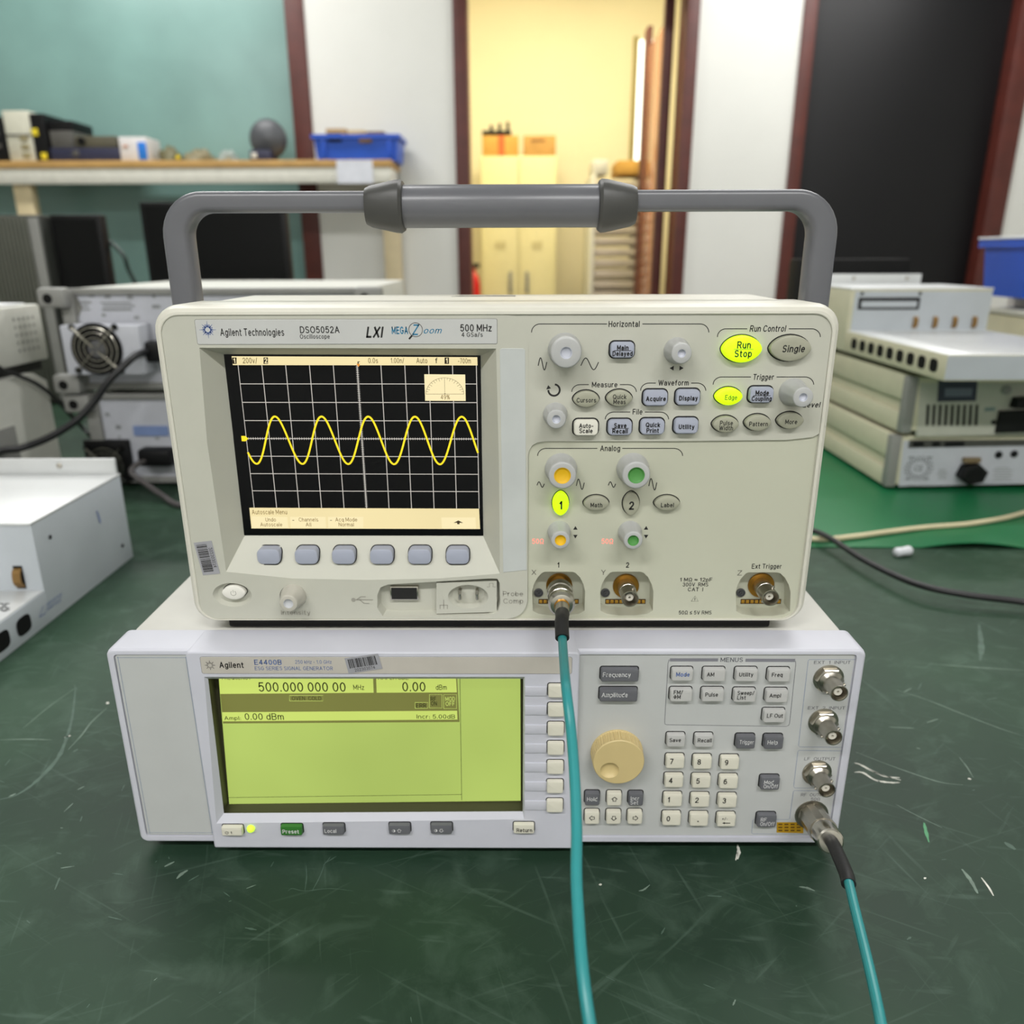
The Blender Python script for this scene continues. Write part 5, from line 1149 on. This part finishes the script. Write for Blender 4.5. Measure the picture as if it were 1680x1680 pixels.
pz = MB().box(926, 1258, 1082, 1246, 372.5, 377, 1.5).build('lid', mat('white_lid', (214, 218, 226), .4), b1)
# black flat case standing behind the perforated chassis
t = thing('black_case', 'flat black case standing behind the perforated silver chassis', 'case', (690, 1215, 0))
MB().box(560, 770, 1180, 1245, 0, 338, 3).build('body', M_HOLE, t); MB().box(590, 740, 1178, 1181, 40, 300, 1).build('front_plate', M_DARK, t)

# ---- cords and the little plug on the right
cord('black_cable', [(300, 620, 6.5), (350, 580, 10), (398, 544, 14), at(1420, 920, z=14), at(1500, 957, z=15), at(1580, 975, z=14), at(1680, 988, z=11), (600, 320, 7), (720, 290, 4), (860, 300, 3.6)], 3.6, M_CORD, 'black power cord running across the bench in front of the green mat')
cord('network_cord', [(300, 560, 5.6)] + [at(a, b, z=5.8) for a, b in ((1340, 884), (1400, 880), (1460, 872), (1520, 865), (1600, 858), (1680, 841))] + [(860, 745, 5.8)], 3.4, M_CREAMC, 'cream coloured cord lying across the green mat')
pp = at(1480, 912, z=0)
pgm = MB().lathe([(.05, -11), (4, -11), (5.6, -9), (5.6, -3), (4.9, 0), (5.6, 3), (5.8, 9), (4, 11.5), (.05, 12)], (pp.x, pp.y, 5.9), (1, .25, .06), 16, cap1=False)
base_origin(pgm.build('cap_plug', mat('milky_rubber', (214, 216, 222), .4), smooth=60, label='small milky white rubber plug lying by the mat edge', cat='plug'))

# ---- left-hand stack: two grey instruments with fans, rear panels facing the camera
def fan(t, cx, cz, y, r, box_=None):
    if box_: MB().box(*box_, 2).build('fan_housing', M_REARP, t)
    f_ = MB().lathe([(r * 1.12, 0), (r * 1.12, 1.5), (r, 1.6), (r * .98, .9), (.1, .9)], (cx, y, cz), n=32).build('fan_opening', M_HOLE, t)
    MB().lathe([(r * .38, 0), (r * .38, 2.5), (r * .34, 3), (.05, 3)], (cx, y, cz), n=20).build('fan_hub', mat('fan_hub_grey', (84, 84, 86), .4), f_)
    for rr_ in (.5, .72, .94): MB().tube([(cx + r * rr_ * math.cos(a * PI / 16), y - 4.5, cz + r * rr_ * math.sin(a * PI / 16)) for a in range(33)], .9, 6, caps=False).build('guard_ring', M_CHROME, f_)
    for g in (2.35, 5.5, .8, 3.9):
        big = g in (2.35, 5.5)
        MB().tube([(cx + r * .12 * math.cos(g), y - 5.4, cz + r * .12 * math.sin(g)), (cx + r * 1.3 * math.cos(g), y - 4.6, cz + r * 1.3 * math.sin(g))], 1.9 if big else .9, 6).build('guard_spoke', M_CHROME, f_)
        MB().lathe([(4.4, 0), (4.4, 3), (3, 4.4), (.05, 4.5)], (cx + r * 1.32 * math.cos(g), y, cz + r * 1.32 * math.sin(g)), n=12).build('guard_screw', M_HOLE, f_)
    return f_
def leftcase(name, label, x0, x1, y0, y1, z0, z1):
    t = thing(name, label, 'instrument', ((x0 + x1) / 2, (y0 + y1) / 2, z0))
    MB().box(x0 + 2, x1 - 2, y0 + 18, y1, z0 + 4, z1 - 1, 2).build('case', M_PALE, t)
    MB().box(x0, x1, y0 + 6, y0 + 20, z1 - 9, z1 + .4, 2).build('rear_frame', M_GREYCASE, t)
    MB().box(x0, x1, y0 + 6, y0 + 20, z0, z0 + 10, 2).build('rear_frame', M_GREYCASE, t)
    for xs in (x0, x1 - 20): MB().box(xs, xs + 20, y0 + 5, y0 + 20, z0, z1 - .5, 2).build('rear_frame', M_GREYCASE, t)
    MB().box(x0 + 18, x1 - 18, y0 + 12, y0 + 17, z0 + 8, z1 - 8).build('rear_panel', M_REARP, t)
    for xs in (x0 - 22, x1 - 16):
        for zs in (z0 - 3, z1 - 26):
            b_ = MB().box(xs, xs + 40, y0 - 14, y0 + 10, zs, zs + 28, 5).build('corner_bumper', M_GREYCASE, t)
            c_ = (xs + 16, y0 - 14, zs + 13); MB().lathe([(7, .2), (6, .3), (.1, .3)], c_, n=16).build('bumper_hole', M_HOLE, b_)
    return t
lB = leftcase('bench_instrument', 'pale grey instrument with a black square fan at the bottom of the left stack', -646, -196, 790, 1180, 6, 148)
lA = leftcase('bench_instrument', 'pale grey instrument with a chrome guarded round fan, on top of the left stack', -650, -200, 780, 1180, 156, 303)
for t_, xs in ((lB, (-600, -250)),):
    for x_ in xs: MB().box(x_ - 18, x_ + 18, 820, 850, 0, 12, 2).build('foot', M_DARK, t_); MB().box(x_ - 18, x_ + 18, 1100, 1130, 0, 12, 2).build('foot', M_DARK, t_)
for x_ in (-600, -250):
    for y_ in (840, 1110): MB().box(x_ - 18, x_ + 18, y_ - 15, y_ + 15, 147.2, 161, 2).build('foot', M_DARK, lA)
fcx, fcz = xz(160.5, 572.5, 752)
fan(lA, fcx, fcz, 750, 33, (xz(101, 560, 750)[0], xz(229, 560, 750)[0], 750.5, 794, xz(160, 615, 750)[1], xz(160, 534, 750)[1]))
fcx, fcz = xz(180, 760, 800)
MB().box(xz(144, 760, 796)[0], xz(216, 760, 796)[0], 792, 804, xz(180, 788, 796)[1], xz(180, 722, 796)[1], 1).build('fan_frame', M_DARK, lB)
fan(lB, fcx, fcz, 791, 29)
MB().box(xz(219, 707, 800)[0], xz(276, 707, 800)[0], 799.5, 802, xz(240, 715, 800)[1], xz(240, 699, 800)[1]).build('blue_label', mat('pale_blue_label', (120, 140, 184), .6), lB)
ip = MB().box(xz(226, 750, 780)[0], xz(280, 750, 780)[0], 776, 804, xz(240, 766, 780)[1], xz(240, 737, 780)[1], 6).build('power_plug', M_DARK, lB)
pA = MB().box(xz(236, 580, 776)[0], xz(285, 580, 776)[0], 762, 794, xz(240, 593, 776)[1], xz(240, 560, 776)[1], 6).build('power_plug', M_DARK, lA)
lineprint(lA, [(150, 483, 9, 9), (176, 485, 9, 9), (213, 485, 8, 12), (252, 484, 4, 10), (130, 496, 40, 3), (190, 497, 50, 2.5), (195, 502, 52, 2.5), (130, 502, 30, 2.5), (128, 508, 40, 2.5), (192, 508, 48, 4), (256, 503, 12, 6), (170, 517, 6, 5), (224, 521, 8, 5)], 791.3, M_PRINT)
lineprint(lB, [(176, 680, 6, 6), (150, 690, 26, 2), (152, 696, 30, 2), (150, 702, 26, 2), (155, 708, 34, 2), (194, 701, 8, 6), (196, 717, 4, 4), (258, 719, 6, 4)], 801.3, M_PRINT)
dm = MB(); dm.quadpx([(104, 520), (128, 522), (135, 505), (126, 486), (100, 486)], 791.0); dm.build('grey_stain', mat('grey_smear', (122, 122, 116), .7, vary=.2), lA, smooth=0)
cord('black_cable', [tuple(at(240, 577, Y=762)), tuple(at(222, 584, Y=735)), tuple(at(200, 603, Y=715)), tuple(at(176, 628, Y=705)), tuple(at(155, 658, Y=700)), tuple(at(125, 690, Y=690)), tuple(at(80, 718, Y=680)), tuple(at(35, 735, Y=670)), tuple(at(-10, 746, Y=640)), (-672, 580, 60), (-664, 545, 12), (-640, 520, 5.2), (-600, 512, 5.2)], 5, M_CORD, 'thick black power cord plugged into the upper grey instrument')
cord('grey_cable', [tuple(at(236, 757, Y=776)), tuple(at(222, 764, Y=758)), tuple(at(216, 776, Y=748)), tuple(at(238, 793, Y=740)), tuple(at(265, 812, z=9)), tuple(at(292, 828, z=5)), (-440, 690, 5), (-380, 660, 5), (-300, 650, 5)], 4.2, mat('grey_cord', (84, 80, 80), .45), 'grey power cord from the lower grey instrument running behind the generator')
# ---- white devices at the far left
t = thing('desktop_device', 'grey white device with a chamfered top edge, lowest at the left end', 'device', (-860, 640, 0))
px_prism_x([(430, 0), (800, 0), (800, 168), (770, 184), (470, 184), (430, 140)], -1020, -700).build('body', M_PALE, t, smooth=15)
MB().box(-701, -697, 520, 700, 30, 120, 1).build('side_inset', M_GREYCASE, t)
t = thing('desktop_device', 'white flat device with a grid of vent holes, lying on the grey white one', 'device', (-870, 640, 184))
MB().box(-1010, -712, 450, 815, 184, 198, 1).build('base', M_DARK, t)
MB().box(-1020, -702, 440, 822, 198, 280, 4).build('body', M_PALE, t)
for i in range(5):
    for j in range(5):
        yy = 752 + i * 11.5; zz = 218 + j * 11
        m_ = MB().add([(-701.6, yy + 2.6 * math.cos(a), zz + 2.6 * math.sin(a)) for a in [k * PI / 4 for k in range(8)]], [tuple(range(8))]); m_.build('vent_hole', M_GREYCASE, t, smooth=0)
pr = MB(); pr.add([(-1015, 450, 281), (-740, 470, 281), (-712, 800, 281), (-1010, 815, 281), (-1015, 450, 282.5), (-740, 470, 282.5), (-712, 800, 282.5), (-1010, 815, 282.5)], [(3, 2, 1, 0), (4, 5, 6, 7), (0, 1, 5, 4), (1, 2, 6, 5), (2, 3, 7, 6), (3, 0, 4, 7)])
base_origin(pr.build('paper_sheets', mat('white_paper', (236, 238, 240), .8), smooth=0, label='white paper sheets lying on top of the vented white device', cat='paper'))
cord('thin_cord', [(-690, 470, 3.4), (-692, 500, 60), (-694, 560, 150), tuple(at(-20, 606, X=-695)), tuple(at(8, 609, X=-695)), tuple(at(32, 617, X=-694)), tuple(at(62, 631, X=-690)), tuple(at(92, 655, X=-686)), (-684, 830, 100), (-690, 900, 40), (-700, 950, 3.4)], 3, M_CORD, 'thin black cord hanging down beside the vented white device')
cord('loose_cord', [(-560, 530, 5), (-600, 560, 5), (-650, 575, 5), (-678, 620, 5), (-650, 660, 5), (-640, 720, 5), (-655, 760, 5)], 4.2, M_CORD, 'black cord lying on the bench behind the bare silver chassis')

# ================================================================== FAR BENCH: COMPUTERS AND SHELF
yT = 1500
def tower(x0, x1, ztop, label, ribs):
    t = thing('computer_case', label, 'computer case', ((x0 + x1) / 2, yT + 55, 0))
    MB().box(x0, x1, yT, yT + 110, 8, ztop, 3).build('case', M_DARK if not ribs else mat('dark_aluminium', (70, 72, 68), .4, .5), t)
    for fx in (x0 + 14, x1 - 14):
        for fy in (yT + 20, yT + 90): MB().box(fx - 10, fx + 10, fy - 10, fy + 10, 0, 9, 1).build('foot', M_HOLE, t)
    if ribs:
        n = 11
        for k in range(n): xx = x0 + 8 + k * (x1 - x0 - 40) / (n - 1); MB().box(xx - 2, xx + 2, yT - 7, yT + .5, 14, ztop - 4, .6).build('cooling_rib', mat('rib_aluminium', (120, 122, 112), .35, .6), t)
        MB().box(x1 - 26, x1 - 4, yT - 4, yT + .5, 14, ztop - 6, .6).build('end_strip', M_GREYCASE, t)
    else:
        MB().box(x0 + 3, x1 - 3, yT - 3, yT + .2, 14, ztop - 5, 1).build('front_panel', mat('black_gloss_panel', (10, 10, 11), .3), t)
    return t
xa = at(65, 352, Y=yT).x
tower(xa - 135, xa - 2, 436, 'dark aluminium case with vertical cooling ribs beside the small black monitor', True)

def monitor(x0, x1, z0, z1, y, label):
    t = thing('monitor', label, 'monitor', ((x0 + x1) / 2, y + 60, 0))
    s_ = MB().box(x0, x1, y, y + 32, z0, z1, 4).build('housing', M_DARK, t)
    MB().box(x0 + 10, x1 - 10, y - .8, y + .3, z0 + 14, z1 - 10).build('screen', mat('dark_screen', (6, 7, 8), .3, spec=.2), s_)
    MB().box((x0 + x1) / 2 - 30, (x0 + x1) / 2 + 30, y + 32, y + 60, 20, z0 + 130, 4).build('neck', M_DARK, t)
    MB().box(x0 + (x1 - x0) * .2, x1 - (x1 - x0) * .2, y - 30, y + 130, 0, 16, 5).build('stand', M_DARK, t)
    return t
monitor(xa + 4, at(163, 352, Y=yT + 30).x, 150, at(110, 352, Y=yT + 30).z, yT + 30, 'small black monitor turned off beside the ribbed aluminium case')
monitor(at(228, 340, Y=1560).x, at(467, 340, Y=1560).x, 190, at(300, 331, Y=1560).z, 1560, 'wide black monitor turned off, standing alone under the shelf')
p = [tuple(at(169, 393, Y=1570)), tuple(at(184, 400, Y=1570)), tuple(at(203, 420, Y=1545)), tuple(at(212, 445, Y=1550)), (-880, 1560, 220), (-900, 1580, 100), (-905, 1600, 6)]
cord('video_cord', p, 5, mat('green_black_cord', (40, 56, 52), .45), 'dark cord curving out of the small black monitor')
# shelf over the far bench
ySh = 2760
zA = at(300, 301, Y=ySh).z; zB = at(300, 275.5, Y=ySh).z; zC = at(300, 263, Y=ySh).z
xR = at(643, 288, Y=ySh).x; xL = -2300
sh = thing('wall_shelf', 'long shelf with a pale wooden board and white front rail along the back wall', 'shelf', ((xL + xR) / 2, ySh + 110, FLOOR))
M_BOARD = mat('pale_plywood', (190, 150, 88), .55, vary=.1, scale=20); M_RAIL = mat('cream_steel', (222, 220, 208), .45)
MB().box(xL, xR, ySh - 4, ySh + 224, zB, zC, 1.5).build('board', M_BOARD, sh)
MB().box(xL + 4, xR - 4, ySh, ySh + 18, zA, zB - .2, 1.5).build('front_rail', M_RAIL, sh)
MB().box(xR - 22, xR - 4, ySh + 18, ySh + 216, zA, zB - .2, 1.5).build('end_rail', M_RAIL, sh)
for xx, yy in ((at(42, 330, Y=ySh + 30).x, ySh + 20), (xR - 38, ySh + 176)):
    MB().box(xx - 34, xx + 34, yy, yy + 40, FLOOR, zB - .3, 2).build('shelf_post', mat('cream_post', (206, 190, 152), .5), sh)
MB().box(at(553, 280, Y=ySh).x, at(612, 280, Y=ySh).x, ySh - 6, ySh - 4.2, zA - 2, zC - 2).build('paper_note', mat('white_note', (222, 224, 232), .8), sh)
yI = ySh + 30
def shx(px): return at(px, 255, Y=yI).x
def shz(py): return at(300, py, Y=yI).z
def shbox(name, label, cat, a, b, py, m_, d=180, parts=(), y=None):
    y = yI if y is None else y; t = thing(name, label, cat, ((shx(a) + shx(b)) / 2, y + d / 2, zC))
    MB().box(shx(a), shx(b), y, y + d, zC, shz(py), 2).build('body', m_, t)
    for nm, a0, b0, p0, p1, mm in parts: MB().box(shx(a0), shx(b0), y - 3, y + 1, shz(p1), shz(p0), .5).build(nm, mm, t)
    return t
M_YEL = mat('yellow_plastic', (226, 204, 40), .45); M_NAVY = mat('navy_plastic', (38, 40, 66), .5); M_MIDG = mat('mid_grey_plastic', (82, 80, 76), .5); M_BONE = mat('bone_plastic', (206, 204, 186), .5)
shbox('power_supply', 'black boxed unit at the end of the shelf beside the cream striped unit', 'device', -60, 13, 190, M_DARK, parts=[('vent_bar', -30, 5, 215, 222, M_MIDG), ('vent_bar', -30, 5, 235, 242, M_MIDG)])
shbox('power_supply', 'cream unit with olive stripes on the shelf', 'device', 16, 58, 180, M_BONE, parts=[('stripe', 38, 51, 222, 230, mat('olive_stripe', (150, 140, 104), .5)), ('stripe', 38, 51, 236, 244, mat('olive_stripe', (150, 140, 104), .5)), ('stripe', 38, 51, 250, 258, mat('olive_stripe', (150, 140, 104), .5)), ('seam', 17, 57, 219, 222, M_MIDG)])
shbox('power_supply', 'black unit with two round yellow knobs on the shelf', 'device', 59, 82, 185, M_DARK, parts=[('yellow_knob', 59, 69, 210, 222, M_YEL), ('yellow_knob', 68, 77, 250, 261, M_YEL)])
shbox('flat_case', 'navy flat case lying on the shelf under the dark grey cases', 'case', 84, 197, 242, M_NAVY, 200, parts=[('latch', 120, 130, 246, 256, M_MIDG)])
ds = thing('device', 'dark grey boxy device with a round lens on the navy case', 'device', (shx(112), yI + 90, shz(242)))
MB().box(shx(86), shx(124), yI + 5, yI + 170, shz(242), shz(213), 3).build('body', M_MIDG, ds)
ds = thing('device', 'olive grey device with a round lens beside the dark grey one', 'device', (shx(160), yI + 90, shz(242)))
MB().box(shx(126), shx(193), yI + 5, yI + 170, shz(242), shz(222), 3).build('body', mat('olive_grey_plastic', (86, 82, 66), .5), ds)
c = (shx(137), yI + 5, shz(231)); MB().lathe([(14, 0), (14, 8), (11, 9), (10, 4), (.1, 4)], c, n=20).build('lens', M_DARK, ds)
ds = thing('device', 'black flat device lying on top of the dark grey ones', 'device', (shx(120), yI + 90, shz(213)))
MB().box(shx(84), shx(124), yI + 12, yI + 160, shz(213), shz(196), 3).build('body', M_DARK, ds)
shbox('carton', 'small white carton with a blue end on the shelf', 'carton', 198, 243, 224, mat('white_carton', (216, 212, 210), .7), 120, parts=[('blue_end', 228, 242, 233, 262, mat('carton_blue', (30, 118, 210), .6)), ('print', 204, 212, 238, 241, mat('carton_orange', (196, 130, 90), .6))])
# heap of folded cable bags
rb = random.Random(4)
for k, (px, py, w_, h_, mt, lb) in enumerate(((270, 252, 36, 20, mat('olive_bag', (96, 92, 62), .6, vary=.2), 'olive cable bundle slumped on the shelf beside the white carton'), (318, 252, 56, 16, mat('khaki_bag', (120, 112, 84), .6, vary=.2), 'khaki cable bundle with a yellow tie on the shelf'), (366, 254, 34, 14, mat('clear_bag', (150, 158, 152), .4, vary=.2), 'crumpled translucent plastic bag on the shelf'))):
    q = mmpp(px, py, yI); cx_, cz_ = shx(px), zC; rx_, rz_ = w_ * q * .5, h_ * q * 1.2; vs_, fs_ = [], []
    nu, nv = 18, 8
    for j in range(nv + 1):
        for i in range(nu):
            a = 2 * PI * i / nu; e_ = j / nv * PI / 2; k_ = 1 + .16 * math.sin(3 * a + k) * math.cos(5 * e_) + .1 * rb.uniform(-1, 1)
            vs_.append((cx_ + rx_ * k_ * math.cos(a) * math.cos(e_), yI + 60 + 46 * k_ * math.sin(a) * math.cos(e_), cz_ + rz_ * math.sin(e_) * (k_ if j else 1)))
    for j in range(nv):
        for i in range(nu): fs_.append((j * nu + i, j * nu + (i + 1) % nu, (j + 1) * nu + (i + 1) % nu, (j + 1) * nu + i))
    fs_.append(tuple(range(nu - 1, -1, -1)))
    t = thing('cable_bundle' if k < 2 else 'plastic_bag', lb, 'bundle' if k < 2 else 'bag', (cx_, yI + 60, cz_)); MB().add(vs_, fs_).build('bag', mt, t, smooth=60)
    if k == 1: MB().lathe([(.1, -6), (7, -5), (8, 0), (7, 5), (.1, 6)], (shx(288), yI + 22, zC + 16), n=12, cap1=False).build('yellow_tie', M_YEL, t)
# grey round headed device
t = thing('desk_fan', 'dark grey round headed device on a navy foot on the shelf', 'device', (shx(433), yI + 60, zC))
MB().box(shx(406), shx(442), yI + 20, yI + 120, zC, zC + 40, 6).build('foot', M_NAVY, t)
MB().lathe([(.1, -30), (50, -28), (68, -11), (70, 11), (56, 30), (.1, 36)], (shx(433), yI + 80, zC + 84), n=28, cap1=False).build('head', mat('charcoal_plastic', (74, 76, 80), .45), t, smooth=60)
MB().box(shx(410), shx(419), yI + 16, yI + 22, zC + 12, zC + 30, 1).build('label', M_PALE, t)
# blue bin on the shelf with odds and ends inside
b2 = bin_(shx(514), shx(655), yI + 6, yI + 186, zC, shz(221), 'blue plastic bin full of small parts at the end of the shelf')
q = mmpp(580, 230, yI)
MB().box(shx(539), shx(562), yI + 2.5, yI + 4.6, shz(233), shz(219), .4).build('black_clip', M_DARK, b2)
MB().box(shx(590), shx(611), yI + 2.5, yI + 4.6, shz(235), shz(220), .4).build('brown_tag', mat('brown_tag', (120, 92, 60), .7), b2)
for k, (px, w_, top, mt) in enumerate(((549, 34, 208, mat('tan_part', (168, 138, 96), .7)), (583, 30, 211, mat('sand_part', (190, 166, 122), .7)), (614, 30, 213, mat('umber_part', (112, 84, 56), .7)))):
    o = MB().box(shx(px) - w_ * q / 2, shx(px) + w_ * q / 2, yI + 50, yI + 150, zC + 6, shz(top), 4).build('parts_packet', mt, label=('tan packet', 'sand coloured packet', 'dark brown packet')[k] + ' sticking up out of the blue shelf bin', cat='packet'); base_origin(o)
# ================================================================== CORRIDOR BEYOND THE DOORWAY
M_CAB = mat('cream_cabinet', (214, 206, 160), .45, vary=.02)
yC = 4250
cabn = thing('storage_cabinet', 'tall cream two-door cabinet seen through the doorway', 'cabinet', (25, yC + 200, FLOOR))
x0_, x1_ = at(788, 300, Y=yC).x, at(914, 300, Y=yC).x; zt_ = at(840, 256, Y=yC).z
MB().box(x0_, x1_, yC, yC + 400, FLOOR, zt_, 3).build('body', M_CAB, cabn)
for k in range(2):
    a = x0_ + 6 + k * (x1_ - x0_ - 8) / 2; b = a + (x1_ - x0_) / 2 - 8
    d_ = MB().box(a, b, yC - 14, yC - 1, FLOOR + 60, zt_ - 8, 2).build('cabinet_door', M_CAB, cabn)
    hx = b - 45 if k == 0 else a + 45; hz_ = at(850, 463, Y=yC).z
    MB().box(hx - 9, hx + 9, yC - 30, yC - 13, hz_ - 60, hz_ + 60, 4).build('door_handle', M_GREYCASE, d_)
    MB().box((a + b) / 2 - 30, (a + b) / 2 + 30, yC - 16, yC - 13.5, zt_ - 480, zt_ - 440).build('label_holder', mat('label_holder', (196, 186, 140), .5), d_)
for k, (a, b, mt, lb) in enumerate(((791, 851, M_CARD, 'orange brown carton with a red tape on top of the cream cabinet'), (859, 912, mat('cardboard_pale', (186, 142, 80), .8, vary=.1), 'plain brown carton on top of the cream cabinet'))):
    xa_, xb_ = at(a, 240, Y=yC).x, at(b, 240, Y=yC).x; zz = at(840, 222, Y=yC).z
    t = thing('carton', lb, 'carton', ((xa_ + xb_) / 2, yC + 150, zt_)); MB().box(xa_, xb_, yC + 5, yC + 300, zt_, zz, 2).build('box', mt, t)
    if k == 0: MB().box((xa_ + xb_) / 2 - 12, (xa_ + xb_) / 2 + 22, yC + 3.5, yC + 5.2, zt_ + 2, zz - 1).build('red_tape', mat('red_tape', (204, 96, 44), .6), t)
    else: MB().box(xa_ + 40, xb_ - 60, yC + 3.5, yC + 5.2, zt_ + 70, zt_ + 84).build('print', mat('carton_print', (130, 92, 50), .7), t)
    if k == 0: topz = zz; tx0, tx1 = xa_, xb_ - 40
t = thing('tool_tray', 'dark tray of tools lying on the red taped carton', 'tray', ((tx0 + tx1) / 2, yC + 150, topz)); MB().box(tx0, tx1, yC + 10, yC + 240, topz, topz + 26, 3).build('tray', M_DARK, t)
for k in range(3): MB().box(tx0 + 40 + k * 45, tx0 + 58 + k * 45, yC + 60, yC + 90, topz + 20, topz + 60 + k * 8, 3).build('tool', M_DARK, t)
# red fire extinguisher by the cabinet
ex_ = at(781, 480, Y=4000); 
t = thing('fire_extinguisher', 'red fire extinguisher standing between the doorway and the cabinet', 'fire extinguisher', (ex_.x - 12, 4000, FLOOR))
et = at(781, 432, Y=4000).z
MB().box(ex_.x - 82, ex_.x + 58, 3930, 4070, FLOOR, et - 400, 4).build('stand', M_GREYCASE, t)
MB().lathe([(36, et - 400), (36, et - 110), (28, et - 70), (12, et - 45), (12, et - 20), (.1, et - 18)], (ex_.x - 12, 4000, 0), (0, 0, 1), 20).build('cylinder', mat('extinguisher_red', (196, 24, 18), .35), t)
MB().box(ex_.x - 30, ex_.x + 22, 3985, 4015, et - 22, et, 3).build('valve', M_DARK, t)
# slatted metal rack of flat units at the right of the corridor
xa_, xb_ = at(968, 400, Y=3950).x, at(1056, 400, Y=3950).x
rk = thing('metal_rack', 'tall rack of grey metal drawers beyond the open door leaf', 'rack', ((xa_ + xb_) / 2, 4150, FLOOR)); zr = at(1000, 285, Y=3950).z
for xs in (xa_, xb_ - 24): MB().box(xs, xs + 24, 3950, 4350, FLOOR, zr, 3).build('upright', M_PALE, rk)
n = 26
for k in range(n):
    z0_ = FLOOR + 40 + k * (zr - FLOOR - 60) / n; z1_ = z0_ + (zr - FLOOR - 60) / n - 14
    MB().box(xa_ + 26, xb_ - 26, 3956, 4340, z0_, z1_, 3).build('drawer', mat('drawer_grey', (186, 176, 164), .4, .2), rk)
cw = thing('carton', 'brown carton on top of the metal drawer rack', 'carton', ((xa_ + xb_) / 2 + 40, 4150, zr)); MB().box(xb_ - 150, xb_ + 20, 3970, 4250, zr + .5, at(1030, 262, Y=3950).z, 3).build('box', M_CARD, cw)
cw = thing('storage_tub', 'white tub on top of the metal drawer rack', 'tub', (xa_ + 60, 4150, zr)); MB().box(xa_ + 5, xa_ + 85, 3970, 4200, zr + .5, zr + 70, 6).build('tub', M_PALE, cw)
# window strip at the corridor's end, its glow standing for a fluorescent reflection
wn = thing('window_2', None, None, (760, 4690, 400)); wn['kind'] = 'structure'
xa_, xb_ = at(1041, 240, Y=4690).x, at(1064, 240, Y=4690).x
MB().box(xa_, xb_, 4685, 4699, at(1050, 266, Y=4690).z, 1500).build('pane', glow('reflection_glow', (255, 252, 240), 2.2, (220, 220, 220)), wn)
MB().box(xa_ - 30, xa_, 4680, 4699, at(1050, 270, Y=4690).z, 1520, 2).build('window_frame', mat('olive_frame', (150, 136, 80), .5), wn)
